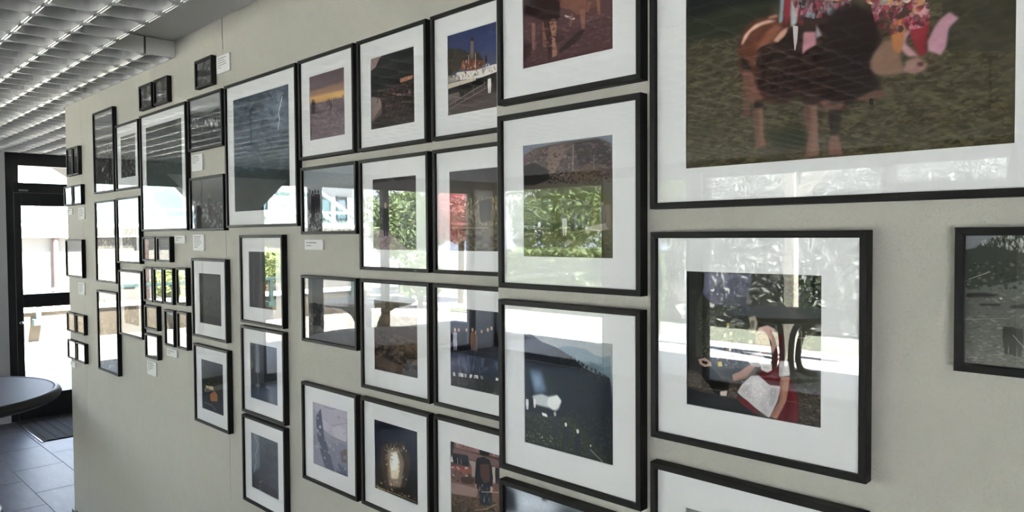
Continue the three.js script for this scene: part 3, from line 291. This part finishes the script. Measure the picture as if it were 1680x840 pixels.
S2:[['#34383c','#30312f','#2a2c28','#22262a','#202628'],['s','#3c4238,#1c1f1c,#2c322a',117,19.8,1,-12,37,946,2,921,985,-38,1013],['p','#8a5a34',3,366,673,584,563,713,621,725,761,391,800],['p','#b0a080',2,156,519,527,493,554,567,185,568],['s','#a89878,#5a4a34,#70845a',27,13.200000000000001,0.6,96,448,831,348,817,682,81,768],['l','#a09878',7,108,870,449,882,628,944]],
T2:[['#5c5f60','#707270','#484a48','#3c3e3c','#34353a'],['p','#8a8c8c',6,-18,-4,923,-9,916,263,484,280,-8,208],['p','#34363a',3,-27,268,290,284,545,372,915,283,923,520,-16,459],['s','#a8aaa8,#1c1c1c,#606260',117,17.6,1.5,-13,354,924,481,916,793,-20,584],['s','#d8d8d6',27,15.400000000000002,3,479,441,879,492,874,688,475,582],['s','#24262a,#3e4042',90,44.0,0.2,-19,563,934,659,939,1033,-32,982]],
T1:[['#3a3e3c','#404644','#3c4442','#39413f','#363d3c','#343a38'],['s','#2c302e,#4a504e,#343a38',300,24,0.4,-12,-3,935,-5,973,535,-40,467],['s','#b8bcb8,#8a8e8a',22,8,4,882,-1,987,11,983,83,878,71]],
X1a:[['#5a5c5c','#4a4c4a','#3c3e3c','#30312f'],['s','#8a8c8a,#1e1e1e,#5c5e5c',68,66.0,1.2,-126,-134,978,-133,970,1063,-173,1037],['p','#242424',3,270,-82,528,-25,557,892,234,829]],
X1b:[['#5a5c5c','#4a4c4a','#3c3e3c','#30312f'],['s','#8a8c8a,#1e1e1e,#5c5e5c',68,66.0,1.2,-134,-124,890,-137,883,1041,-179,1057],['p','#242424',3,470,47,766,48,782,586,509,596]],
X2:[['#5a5c5c','#4a4c4a','#3c3e3c','#30312f'],['s','#8a8c8a,#1e1e1e,#5c5e5c',68,66.0,1.2,-117,-144,930,-145,922,1081,-155,1058],['p','#242424',3,-30,311,416,327,892,504,886,712,12,568]]};

const GAIN = 1.5;
function paint(key, w, h) {
  const c = document.createElement('canvas'); c.width = w; c.height = h; const x = c.getContext('2d');
  const a = ART[key], bg = a[0], g = x.createLinearGradient(0, 0, 0, h); bg.forEach((k, i) => g.addColorStop(i / (bg.length - 1), k)); x.fillStyle = g; x.fillRect(0, 0, w, h);
  const px = (v) => v / 1000 * w, py = (v) => v / 1000 * h, path = (p, o) => { x.beginPath(); const n = (p.length - o) / 2, X = (i) => px(p[o + 2 * (i % n)]), Y = (i) => py(p[o + 2 * (i % n) + 1]);
    x.moveTo((X(0) + X(1)) / 2, (Y(0) + Y(1)) / 2); for (let i = 1; i <= n; i++) { const x1 = X(i), y1 = Y(i), x2 = X(i + 1), y2 = Y(i + 1); x.lineTo(x1 * 0.7 + (X(i - 1) + x1) / 2 * 0.3, y1 * 0.7 + (Y(i - 1) + y1) / 2 * 0.3); x.quadraticCurveTo(x1, y1, x1 * 0.7 + (x1 + x2) / 2 * 0.3, y1 * 0.7 + (y1 + y2) / 2 * 0.3); } x.closePath(); };
  for (const o of a.slice(1)) {
    if (o[0] === 'p') { x.filter = o[2] > 1 ? 'blur(' + (o[2] * w / 700).toFixed(2) + 'px)' : 'none'; x.fillStyle = o[1]; path(o, 3); x.fill(); x.filter = 'none'; }
    else if (o[0] === 'l') { x.strokeStyle = o[1]; x.lineWidth = o[2] * w / 1000; x.lineCap = 'round'; x.beginPath(); for (let i = 3; i < o.length; i += 2) i === 3 ? x.moveTo(px(o[i]), py(o[i + 1])) : x.lineTo(px(o[i]), py(o[i + 1])); x.stroke(); }
    else if (o[0] === 's') { const [, cols, n, size, asp] = o, cl = cols.split(','), q = o.slice(5); x.save(); path(o, 5); x.clip();
      for (let i = 0; i < n; i++) { const s = rnd(), t = rnd(), X = (q[0] * (1 - s) + q[2] * s) * (1 - t) + (q[6] * (1 - s) + q[4] * s) * t, Y = (q[1] * (1 - s) + q[3] * s) * (1 - t) + (q[7] * (1 - s) + q[5] * s) * t, k = size * rr(0.4, 1.4) * w / 700;
        x.globalAlpha = rr(0.35, 0.85); x.fillStyle = cl[Math.floor(rnd() * cl.length)]; x.beginPath(); x.ellipse(px(X), py(Y), k * Math.min(1.4, 1 / Math.sqrt(asp)) * 0.7, k * Math.min(1.6, Math.sqrt(asp)) * 0.7, rr(-0.5, 0.5), 0, 6.29); x.fill(); }
      x.restore(); x.globalAlpha = 1; }
    else { const [, body, head, hh] = o; for (let i = 4; i < o.length; i += 2) { const H = hh / 1000 * h * 1.25, X = px(o[i]), Y = py(o[i + 1]); x.fillStyle = body; x.beginPath(); x.moveTo(X - H * 0.09, Y); x.lineTo(X - H * 0.15, Y - H * 0.45); x.lineTo(X - H * 0.13, Y - H * 0.8); x.lineTo(X + H * 0.13, Y - H * 0.8); x.lineTo(X + H * 0.15, Y - H * 0.45); x.lineTo(X + H * 0.1, Y); x.lineTo(X + H * 0.02, Y); x.lineTo(X, Y - H * 0.35); x.lineTo(X - H * 0.02, Y); x.fill(); x.fillStyle = head; x.beginPath(); x.ellipse(X, Y - H * 0.9, H * 0.065, H * 0.09, 0, 0, 6.29); x.fill(); } }
  }
  const im = x.getImageData(0, 0, w, h), d = im.data; // photographic grain
  for (let i = 0; i < d.length; i += 4) { const gr = 1 + (rnd() - 0.5) * 0.1 + (N64((i / 4 % w) / w * 1.3, Math.floor(i / 4 / w) / h * 1.7) - 0.5) * 0.14; for (let k = 0; k < 3; k++) { const L = Math.pow(d[i + k] / 255, 2.2) * gr * GAIN; d[i + k] = 255 * Math.pow(Math.min(1, L), 1 / 2.2); } }
  x.putImageData(im, 0, 0);
  const t = new THREE.CanvasTexture(c); t.colorSpace = THREE.SRGBColorSpace; t.anisotropy = 8; return t;
}
const monoArt = (s) => { const q = (k) => { const v = Math.round(k); return '#' + [v, v, v - 2].map((n) => n.toString(16).padStart(2, '0')).join(''); }; const r = () => Math.round(rr(100, 900));
  const o = [[q(rr(95, 125)), q(rr(75, 100)), q(rr(50, 75)), q(rr(38, 55))]]; const y = Math.round(rr(350, 550));
  o.push(['p', q(rr(60, 80)), 6, -50, y, 300, y - Math.round(rr(40, 160)), 600, y - Math.round(rr(0, 120)), 1050, y, 1050, y + 180, -50, y + 160]);
  o.push(['s', q(150) + ',' + q(34) + ',' + q(80), s * 3, 26, 1, 0, y, 1000, y, 1000, 1000, 0, 1000]);
  for (let i = 0; i < 3; i++) o.push(['f', q(rr(24, 60)), q(rr(90, 130)), Math.round(rr(220, 420)), r(), Math.round(rr(780, 960))]);
  return o; };
// [key, width m, height m] of the small frames
const SM = { Y1a: [-4.772, 2.002, 0.109, 0.158], Y1b: [-4.655, 2.002, 0.109, 0.158], Y2a: [-4.838, 1.835, 0.158, 0.111], Y2b: [-4.664, 1.835, 0.158, 0.111], Y4a: [-4.843, 1.110, 0.158, 0.111], Y4b: [-4.668, 1.110, 0.158, 0.111], Y5a: [-4.843, 0.951, 0.158, 0.111], Y5b: [-4.667, 0.951, 0.158, 0.111],
  Z1a: [-3.586, 1.542, 0.158, 0.111], Z1b: [-3.412, 1.542, 0.158, 0.111], Z2a: [-3.581, 1.357, 0.109, 0.158], Z2b: [-3.459, 1.358, 0.109, 0.158], Z2c: [-3.339, 1.359, 0.109, 0.158], Z2d: [-3.195, 1.364, 0.109, 0.158], Z3: [-3.577, 1.229, 0.158, 0.111], Z4: [-3.578, 1.098, 0.158, 0.111], Z5a: [-3.337, 1.177, 0.109, 0.158], Z5b: [-3.195, 1.178, 0.109, 0.158] };
for (const k in SM) { FR[k] = ['L', ...SM[k], 0]; ART[k] = monoArt(16); }
FR.Y3 = ['L', -4.834, 1.427, 0.318, 0.214, 0];
for (const k of ['Y3', 'T3', 'U1', 'U2', 'V1', 'V2', 'W1', 'W2']) ART[k] = monoArt(60);
const LABEL = {
  A: 'black framed colour photo of herders and cattle on a mountain meadow', B: 'black framed photo of cattle legs on a dusty road, cut by top edge', C: 'black framed photo of gun smoke and marksmen on dark mountain slope', D: 'unmatted black framed smoke photo at bottom edge beneath the gun smoke picture',
  E: 'black framed photo of girl in red dress with white apron', F: 'large black framed photo of a brown cow decorated with pink ribbons', G: 'small black and white mountain photo, frame cut by right edge', H: 'white matted black frame beneath the girl in red dress picture',
  L1: 'large black framed blue grey photo of lightning over dark sea', M1: 'black framed photo of walkers on a beach at sunset', M2: 'black framed dark photo of a crowd below a steep wooded hill', M3: 'black framed photo of white paddle steamer under blue sky',
  M1b: 'unmatted monochrome photo of people on pebbles, beneath the beach sunset', N2: 'black framed photo of a man standing on a snowy path', N3: 'black framed hall photo reflecting a red maple tree', O1: 'unmatted monochrome photo of an old car in dunes',
  O2: 'black framed brown photo of rippled sand dunes', O3: 'black framed night photo of a crowd behind white fence strokes', P1: 'black framed photo of grey ice floes and dark water', P2: 'black framed photo of white firework bursting in darkness', P3: 'black framed photo of a farmer in black hat with firewood',
  Q1: 'topmost of three stacked lightning pictures, frame reflecting green bush', Q2: 'middle one of three stacked lightning pictures, thin vertical bolt', Q3: 'lowest of three stacked lightning pictures, bolt above village lights', S1: 'black framed monochrome plaque photo left of the stacked lightning pictures', S2: 'black framed dark photo with orange figure, below the monochrome plaque photo',
  T1: 'large black framed dark green photo left of monochrome lake landscape', T2: 'unmatted monochrome photo of mountain lake with bright plumes', T3: 'unmatted monochrome frame beneath the mountain lake photo', U1: 'tall unmatted black frame, topmost of the three tall ones', V1: 'tall unmatted black frame, middle of the three tall ones', W1: 'tall unmatted black frame, lowest of the three tall ones',
  U2: 'square matted frame beside the topmost tall frame', V2: 'square matted frame beside the middle tall frame', W2: 'square matted frame beside the lowest tall frame', X1a: 'small frame with monochrome church print, left one of top pair', X1b: 'small frame with monochrome street print, right one of top pair', X2: 'single small black frame beside topmost white caption card',
  Y1a: 'small upright frame, left of topmost pair at wall end', Y1b: 'small upright frame, right of topmost pair at wall end', Y2a: 'small flat frame, left of pair above wall-end captions', Y2b: 'small flat frame, right of pair above wall-end captions', Y3: 'unmatted dark crowd photo hanging at the free wall end', Y4a: 'small flat frame, left of upper pair low at wall end', Y4b: 'small flat frame, right of upper pair low at wall end', Y5a: 'small flat frame, left of lowest pair at wall end', Y5b: 'small flat frame, right of lowest pair at wall end',
  Z1a: 'small flat frame, left of pair under large dark green photo', Z1b: 'small flat frame, right of pair under large dark green photo', Z2a: 'small upright frame, first from left in row of four', Z2b: 'small upright frame, second from left in row of four', Z2c: 'small upright frame, third from left in row of four', Z2d: 'small upright frame, rightmost in row of four', Z3: 'small flat frame under first of the row of four', Z4: 'small flat frame above caption card, bottom of its cluster', Z5a: 'small upright frame, left of pair below row of four', Z5b: 'small upright frame, right of pair below row of four',
};
const geoCache = {};
const cached = (k, f) => geoCache[k] || (geoCache[k] = f());
function picture(key) {
  const [pl, x0, y0, w, h, m] = FR[key], R = 0.0095, T = 0.02, wall = pl === 'L' ? 0 : ZR, g = group(w < 0.17 ? 'small_picture' : 'framed_picture', x0 + w / 2, y0, wall + 0.0004);
  tag(g, LABEL[key], 'picture', w < 0.17 ? 'small pictures on the display wall' : 'framed photographs on the display wall');
  const rail = (len) => cached('r' + len.toFixed(3), () => extrude([[-len / 2, 0], [len / 2, 0], [len / 2 - R, R], [-len / 2 + R, R]], T, 0.0006));
  const put = (geo, x, y, rz) => { const o = part(g, 'rail', geo, M.frame, x, y, 0); o.rotation.z = rz; };
  put(rail(w), 0, 0, 0); put(rail(w), 0, h, Math.PI); put(rail(h), -w / 2, h / 2, -Math.PI / 2); put(rail(h), w / 2, h / 2, Math.PI / 2);
  const iw = w - 2 * R + 0.004, ih = h - 2 * R + 0.004;
  part(g, 'backing', cached('b' + w + h, () => bx(-iw / 2, iw / 2, -ih / 2, ih / 2, 0.003, 0.009)), M.backing, 0, h / 2, 0);
  const pw = m || iw, ph = m || ih, n = w > 0.5 ? 1024 : pl === 'R' ? 768 : w > 0.2 ? 448 : 160, tw = Math.round(n * Math.sqrt(pw / ph)), th = Math.round(n * Math.sqrt(ph / pw));
  const pm = new THREE.MeshPhysicalMaterial({ map: paint(key, tw, th), roughness: 0.9, specularIntensity: 0.15 });
  const e = m ? 0.006 : 0; // paper edge hidden behind the mat
  const pg = new THREE.PlaneGeometry(pw + e, ph + e); { const u = pg.attributes.uv; for (let i = 0; i < u.count; i++) u.setXY(i, (u.getX(i) - 0.5) * (pw + e) / pw + 0.5, (u.getY(i) - 0.5) * (ph + e) / ph + 0.5); }
  part(g, 'print', pg, pm, 0, h / 2, m ? 0.0105 : 0.0125);
  if (m) part(g, 'mat', cached('m' + w + m, () => { const s = new THREE.Shape([[-iw / 2, -ih / 2], [iw / 2, -ih / 2], [iw / 2, ih / 2], [-iw / 2, ih / 2]].map((p) => new THREE.Vector2(...p))), q = m / 2; s.holes.push(new THREE.Path([[-q, -q], [-q, q], [q, q], [q, -q]].map((p) => new THREE.Vector2(...p)))); return new THREE.ExtrudeGeometry(s, { depth: 0.0017, bevelEnabled: false }); }), M.mat, 0, h / 2, 0.0108);
  part(g, 'glass_pane', cached('g' + w + h, () => bx(-iw / 2, iw / 2, -ih / 2, ih / 2, 0.0132, 0.0152)), M.glass, 0, h / 2, 0);
  return g;
}
for (const k of Object.keys(FR)) picture(k);

// caption cards: foam board with printed lines too small to read
const CARD = [[-2.787, 2.273, 0.111, 0.065, 5, 'white caption card right of the topmost single small frame'], [-3.040, 1.918, 0.104, 0.066, 4, 'white caption card between lake landscape photo and frame below'], [-3.043, 1.595, 0.107, 0.065, 6, 'six line white caption card under the monochrome frame'], [-3.236, 1.624, 0.108, 0.033, 2, 'narrow white caption card right of small flat pair'], [-2.150, 1.607, 0.111, 0.032, 2, 'narrow white caption card under the pebble beach photo'],
  [-4.836, 1.785, 0.1, 0.032, 2, 'narrow white caption card under small pair at wall end'], [-4.620, 1.754, 0.115, 0.065, 6, 'tall white caption card under small pair at wall end'], [-4.651, 1.333, 0.115, 0.065, 6, 'white caption card under the dark crowd photo'], [-4.846, 0.899, 0.095, 0.031, 2, 'narrow white caption card under lowest pair at wall end'], [-3.594, 1.015, 0.11, 0.065, 5, 'white caption card at bottom of small frame cluster'], [-3.351, 1.129, 0.113, 0.032, 2, 'narrow white caption card under pair of small upright frames']];
for (const [x, y, w, h, n, label] of CARD) { const c = document.createElement('canvas'); c.width = 220; c.height = Math.round(220 * h / w); const q = c.getContext('2d'); q.fillStyle = '#e9e9e7'; q.fillRect(0, 0, c.width, c.height); const lh = h > 0.05 ? 17 : 19;
  for (let i = 0; i < n; i++) { let a = 22; const end = 220 * (i === n - 1 ? rr(0.3, 0.5) : rr(0.62, 0.8)); q.fillStyle = i ? '#6c6c6c' : '#3c3c3c'; while (a < end) { const l = rr(8, 26); q.fillRect(a, 16 + i * lh, Math.min(l, end - a), 5); a += l + 4; } }
  const t = new THREE.CanvasTexture(c); t.colorSpace = THREE.SRGBColorSpace; const g = tag(group('caption_card', x, y, 0.0005), label, 'card', 'caption cards on the display wall');
  part(g, 'board', bx(0, w, 0, h, 0, 0.005), M.card); part(g, 'printed_face', new THREE.PlaneGeometry(w, h).translate(w / 2, h / 2, 0.0053), std(0xffffff, 0.9, { map: t })); }

// ------------------------------------------------------------------ tables
function table(x, z, label, turn = 0) {
  const g = tag(group('round_table', x, 0, z), label, 'table', 'round black tables'); g.rotation.y = turn; const R = 0.62, H = 0.745;
  part(g, 'table_top', new THREE.CylinderGeometry(R, R, 0.012, 72).translate(0, H - 0.006, 0), M.tabletop);
  part(g, 'edge_band', new THREE.LatheGeometry([[R - 0.03, -0.014], [R - 0.03, -0.062], [R + 0.01, -0.062], [R + 0.034, -0.05], [R + 0.044, -0.03], [R + 0.036, -0.010], [R + 0.015, 0.002], [R + 0.003, 0.002], [R + 0.001, -0.006], [R - 0.03, -0.014]].map((p) => new THREE.Vector2(p[0], H + p[1])), 96), M.rim);
  part(g, 'underframe', new THREE.CylinderGeometry(R - 0.04, R - 0.08, 0.04, 48).translate(0, H - 0.05, 0), M.rim);
  for (let k = 0; k < 4; k++) { const c = new THREE.CatmullRomCurve3([[0.50, H - 0.07], [0.36, H - 0.10], [0.22, H - 0.20], [0.15, H - 0.36], [0.14, 0.16], [0.20, 0.06], [0.34, 0.025]].map((p) => new THREE.Vector3(p[0], p[1], 0))); const l = part(g, 'arched_leg', new THREE.TubeGeometry(c, 24, 0.035, 8), M.rim); l.rotation.y = k * Math.PI / 2 + 0.5; }
  part(g, 'foot_ring', new THREE.TorusGeometry(0.33, 0.02, 8, 40).rotateX(Math.PI / 2).translate(0, 0.0205, 0), M.rim);
}
table(-5.29, 0.626, 'round black table by the wall end, its edge at the left');
table(-5.5, 2.68, 'round black table inside, mirrored in the sand dunes picture', 0.4);
table(-8.72, 4.75, 'round black terrace table mirrored above the sand dunes', 0.15);
table(-3.62, 7.45, 'round black terrace table mirrored in the girl picture', 0.3);

{ // door mat
  const m = tag(group('door_mat', -7.31, 0, -0.8), 'dark ribbed mat lying inside the glass entrance door', 'mat');
  part(m, 'mat_field', bx(-0.475, 0.475, 0.0005, 0.006, -0.52, 0.515, 0.002), M.carpet);
  for (let i = 0; i < 13; i++) part(m, i ? 'rib_' + String(i).padStart(3, '0') : 'rib', bx(-0.465, 0.465, 0.006, 0.009, -0.51 + i * 0.078, -0.455 + i * 0.078, 0.001), M.carpet);
  part(m, 'edge_strip', bx(-0.49, 0.49, 0.0005, 0.007, 0.515, 0.523), M.steel);
}
// ceiling spotlights, switched off
function spot(x, z, y, tilt, label) { const g = tag(group('ceiling_spotlight', x, Y_LOUVRE, z), label, 'spotlight', 'ceiling spotlights switched off'), L = Y_LOUVRE - y;
  part(g, 'base_plate', new THREE.CylinderGeometry(0.03, 0.03, 0.012, 16).translate(0, -0.006, 0), M.steel); part(g, 'stem', rod([0, -0.012, 0], [0, -L, 0], 0.006), M.steel);
  const s = part(g, 'shade', new THREE.LatheGeometry([[0.012, 0.05], [0.03, 0.04], [0.05, 0.012], [0.056, 0], [0.053, 0], [0.046, 0.012], [0.026, 0.035], [0.01, 0.045]].map((p) => new THREE.Vector2(...p)), 24), M.steel, 0, -L, 0); s.rotation.x = tilt; const b = part(s, 'lens', new THREE.CylinderGeometry(0.05, 0.05, 0.004, 24).translate(0, 0.004, 0), std(lin(0.75, 0.75, 0.72), 0.15)); }
spot(-4.15, 0.82, 2.16, 0.5, 'spotlight mirrored low in the large lightning picture'); spot(-5.4, 2.72, 2.16, 0.4, 'spotlight mirrored in the snowy path picture'); spot(-0.93, 0.75, 2.16, 0.6, 'spotlight mirrored left of the decorated cow'); spot(-0.75, 3.0, 2.16, 0.4, 'spotlight mirrored at right in the meadow of cow picture'); spot(-1.07, 3.05, 2.16, -0.4, 'spotlight mirrored in the lower meadow of cow picture'); spot(-1.33, 4.15, 2.16, 0.3, 'spotlight mirrored on the white mat below the cow');

// ------------------------------------------------------------------ outside
{ // low garden wall and railing
  const w = tag(group('garden_wall', -13.7, 0, 0), 'low concrete garden wall with pale coping behind the sunlit terrace', 'wall');
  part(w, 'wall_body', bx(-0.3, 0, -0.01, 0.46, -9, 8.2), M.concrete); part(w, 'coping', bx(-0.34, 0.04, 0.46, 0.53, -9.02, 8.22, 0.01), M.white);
  const r = tag(group('railing', -13.55, 0, 0), 'mint green tube railing on the low garden wall', 'railing');
  part(r, 'top_rail', bx(-0.025, 0.025, 0.79, 0.85, -9, 6.4, 0.01), M.mint);
  for (let i = 0; i < 9; i++) { const z = -7.4 + i * 1.88; const p = part(r, i ? 'post_00' + i : 'post', bx(-0.025, 0.025, 0.3, 0.79, z - 0.035, z + 0.035, 0.006), M.mint); part(p, 'fixing_plate', bx(-0.12, 0.03, 0.26, 0.36, z - 0.07, z + 0.07, 0.006), M.mint); }
  for (let i = 0; i < 26; i++) part(r, 'baluster', bx(-0.2, -0.19, 0.53, 0.6, -8.6 + i * 0.6, -8.588 + i * 0.6), M.dark);
}
{ // pavilion with a pitched glass roof
  const p = tag(group('pavilion', -15, 0, 0), 'white pavilion with mint glass roof beyond the garden wall', 'pavilion'), z0 = -9, z1 = 8.9;
  part(p, 'wall', bx(-4, 0, -0.01, 1.66, z0, z1), M.render); part(p, 'dark_interior_sheet', bx(-3.9, -0.1, 1.661, 1.68, z0 + 0.1, z1 - 0.1), std(lin(0.02, 0.032, 0.029), 0.9)); part(p, 'eave_beam', bx(-0.1, 0.14, 1.66, 1.84, z0 - 0.1, z1 + 0.1), M.cream); part(p, 'gutter', new THREE.CylinderGeometry(0.05, 0.05, z1 - z0, 10).rotateX(Math.PI / 2).translate(0.18, 1.86, (z0 + z1) / 2), M.white);  // dark sheet on the solid block stands in for a dim interior under the glass
  const n = 24, st = (z1 - z0) / n;
  for (let i = 0; i <= n; i++) { const z = z0 + i * st; part(p, i ? 'rafter_' + String(i).padStart(3, '0') : 'rafter', extrude([[0.1, 1.84], [0.1, 1.92], [-2.0, 2.87], [-2.0, 2.79]], 0.07).translate(0, 0, z - 0.035), M.white); }
  for (let i = 0; i < n; i++) part(p, i ? 'roof_pane_' + String(i).padStart(3, '0') : 'roof_pane', extrude([[0.08, 1.86], [0.08, 1.88], [-2.0, 2.82], [-2.0, 2.80]], st - 0.08).translate(0, 0, z0 + i * st + 0.04), M.roofglass);
  part(p, 'purlin', bx(-0.75, -0.68, 2.19, 2.25, z0, z1), M.white); part(p, 'ridge', bx(-2.1, -1.95, 2.76, 2.9, z0, z1), M.white);
  for (const z of [-2.35, 3.9, 6.1]) part(p, 'downpipe', new THREE.CylinderGeometry(0.05, 0.05, 1.66, 10).translate(0.07, 0.83, z), M.pink);
  for (const [a, b] of [[2.9, 3.7], [5.0, 5.7], [-5.6, -4.6]]) part(p, 'infill_panel', bx(0, 0.02, 0.7, 1.5, a, b), std(lin(0.42, 0.38, 0.28), 0.9));
}
{ // house beyond
  const h = tag(group('house', -22, 0, 0), 'bluish white house with two windows behind the glass roof', 'house');
  part(h, 'wall', bx(-6, 0, -0.01, 4.0, 8.6, 13.2), M.white);
  for (const [a, b] of [[11.9, 12.3], [12.5, 12.95], [9.6, 10.0]]) { const w = part(h, 'window', flat([bx(0, 0.05, 2.2, 3.0, a, a + 0.06), bx(0, 0.05, 2.2, 3.0, b - 0.06, b), bx(0, 0.05, 2.2, 2.26, a, b), bx(0, 0.05, 2.94, 3.0, a, b)]), M.dark); part(w, 'window_pane', bx(0, 0.02, 2.26, 2.94, a + 0.06, b - 0.06), std(lin(0.2, 0.26, 0.33), 0.1)); }
  part(h, 'roof', extrude([[0.5, 3.9], [-3, 5.8], [-6.5, 3.9]], 5.4).translate(0, 0, 8.2), std(lin(0.25, 0.17, 0.13), 0.9));
}
{ // pergola post outside the front windows
  const p = tag(group('pergola', -4.05, 0, 8.55), 'cream pergola post with slanting braces and beam', 'pergola');
  part(p, 'post', bx(-0.07, 0.07, 0, 2.72, -0.07, 0.07, 0.01), M.cream); part(p, 'beam', bx(-0.9, 1.9, 2.62, 2.78, -0.07, 0.07, 0.01), M.cream);
  for (const s of [1]) part(p, 'brace', extrude([[s * 0.04, 2.0], [s * 0.04, 2.18], [s * 0.5, 2.64], [s * 0.68, 2.64]], 0.1).translate(0, 0, -0.05), M.cream);
}
// plants: leaves are real blades, gathered per plant
const leafMat = (c) => new THREE.MeshPhysicalMaterial({ color: c, roughness: 0.8, transmission: 0.3, thickness: 0, side: THREE.DoubleSide });
const LEAF = { green: leafMat(lin(0.21, 0.28, 0.11)), bright: leafMat(lin(0.40, 0.46, 0.16)), dark: leafMat(lin(0.20, 0.22, 0.185)), red: leafMat(lin(0.50, 0.17, 0.17)), grey: leafMat(lin(0.31, 0.315, 0.295)) };
function foliage(n, rx, ry, rz, size, box) {
  const p = [], nn = [], A = new THREE.Vector3(), U = new THREE.Vector3(), V = new THREE.Vector3(), Nn = new THREE.Vector3();
  const lumps = []; for (let i = 0; i < 18; i++) { A.set(rr(-1, 1), rr(-1, 1), rr(-1, 1)); if (!box) { A.normalize().multiplyScalar(rr(0.2, 0.75)); } lumps.push([A.x, A.y, A.z, rr(0.4, 0.6)]); }
  for (let i = 0; i < n; i++) { const l = lumps[Math.floor(rnd() * lumps.length)]; do A.set(rr(-1, 1), rr(-1, 1), rr(-1, 1)); while (A.length() > 1);
    if (box) A.set(rr(-1, 1), rr(-1, 1), rr(-1, 1)); else A.normalize().multiplyScalar(l[3] * Math.cbrt(rr(0.4, 1))).add(U.set(l[0], l[1], l[2]));
    A.set(A.x * rx, A.y * ry, A.z * rz); U.set(rr(-1, 1), rr(-1, 1), rr(-1, 1)).normalize(); V.set(rr(-1, 1), rr(-1, 1), rr(-1, 1)).cross(U).normalize(); Nn.crossVectors(U, V); const s = size * rr(0.6, 1.3);
    const q = [A.clone().addScaledVector(U, s), A.clone().addScaledVector(V, s * 0.5), A.clone().addScaledVector(U, -s), A.clone().addScaledVector(V, -s * 0.5)];
    for (const k of [0, 1, 2, 0, 2, 3]) { p.push(q[k].x, q[k].y, q[k].z); nn.push(Nn.x, Nn.y, Nn.z); } }
  const g = new THREE.BufferGeometry(); g.setAttribute('position', new THREE.Float32BufferAttribute(p, 3)); g.setAttribute('normal', new THREE.Float32BufferAttribute(nn, 3)); return g;
}
function tree(name, label, cat, x, z, yc, rx, ry, n, mat, size = 0.11, rz = rx, grp) { const t = tag(group(name, x, 0, z), label, cat, grp); const f = part(t, 'foliage', foliage(n, rx, ry, rz, size), mat, 0, yc, 0); f.userData.kind = 'stuff';
  const g = [rod([0, -0.01, 0], [0.05, yc, 0.03], Math.min(0.12, 0.05 + rx * 0.03), 9)]; for (let i = 0; i < 4; i++) { const a = i * 1.7; g.push(rod([0.03, yc * 0.6, 0.02], [Math.cos(a) * rx * 0.5, yc + ry * 0.3, Math.sin(a) * rz * 0.5], 0.03, 6)); } part(t, 'trunk', flat(g), M.bark); }
tree('maple_tree', 'red leaved maple tree mirrored in the hall photo', 'tree', -13.4, 10.6, 2.15, 0.78, 0.85, 6500, LEAF.red, 0.06);
tree('garden_tree', 'bright green tree mirrored beside the snowy path man', 'tree', -17.2, 11.8, 2.0, 1.25, 1.3, 12000, LEAF.green, 0.075);
tree('garden_tree', 'tall dark tree mirrored in the herders picture', 'tree', -14.4, 16.5, 3.0, 1.9, 2.4, 22000, LEAF.green, 0.075);
tree('garden_tree', 'large green tree at right in the herders picture mirror', 'tree', -9.3, 14.4, 3.0, 1.7, 2.3, 26000, LEAF.bright, 0.065);
tree('garden_tree', 'dark leaved tree behind the pergola', 'tree', -5.0, 14.6, 3.2, 2.0, 2.4, 7000, LEAF.dark, 0.14);
tree('garden_tree', 'dark leaved tree standing far right of the pergola', 'tree', 1.0, 18.6, 3.2, 2.0, 2.4, 7000, LEAF.dark, 0.14);
tree('bush', 'yellow green bush mirrored in the topmost lightning stack frame', 'bush', -14.43, 6.1, 1.05, 0.26, 0.45, 3000, LEAF.bright, 0.06, 0.6);
tree('bush', 'yellow green bush beside the garden wall', 'bush', -14.43, 4.15, 0.75, 0.26, 0.4, 1800, LEAF.bright, 0.05, 0.3);
tree('bush', 'green bush beside the garden wall, left of the yellow one', 'bush', -14.43, 4.95, 0.85, 0.26, 0.4, 1800, LEAF.bright, 0.05, 0.28);
tree('bush', 'green bush growing under the red maple', 'bush', -13.2, 9.2, 0.75, 0.5, 0.55, 2600, LEAF.green, 0.07);
function hedge(label, x0, x1, z0, z1, h, n, mat) { const t = tag(group('hedge', (x0 + x1) / 2, 0, (z0 + z1) / 2), label, 'hedge'); const f = part(t, 'foliage', foliage(n, (x1 - x0) / 2, h / 2, (z1 - z0) / 2, 0.09, true), mat, 0, h / 2 + 0.02, 0); f.userData.kind = 'stuff'; part(t, 'stems', flat(Array.from({ length: Math.ceil(Math.max(x1 - x0, z1 - z0) / 0.5) }, (_, i) => { const along = x1 - x0 > z1 - z0, s = 0.25 + i * 0.5; return rod([along ? -(x1 - x0) / 2 + s : 0, -0.01, along ? 0 : -(z1 - z0) / 2 + s], [along ? -(x1 - x0) / 2 + s : 0, h * 0.8, along ? 0 : -(z1 - z0) / 2 + s], 0.025, 5); })), M.bark); }
hedge('grey green clipped hedge mirrored behind the girl', -7.2, -0.8, 11.0, 12.0, 2.7, 16000, LEAF.grey);
hedge('low hedge along the far terrace edge', -11.8, -7.6, 10.9, 11.6, 1.3, 14000, LEAF.green);

scene.traverse((o) => { if (o.isMesh) { o.castShadow = true; o.receiveShadow = true; } });
renderer.render(scene, camera);
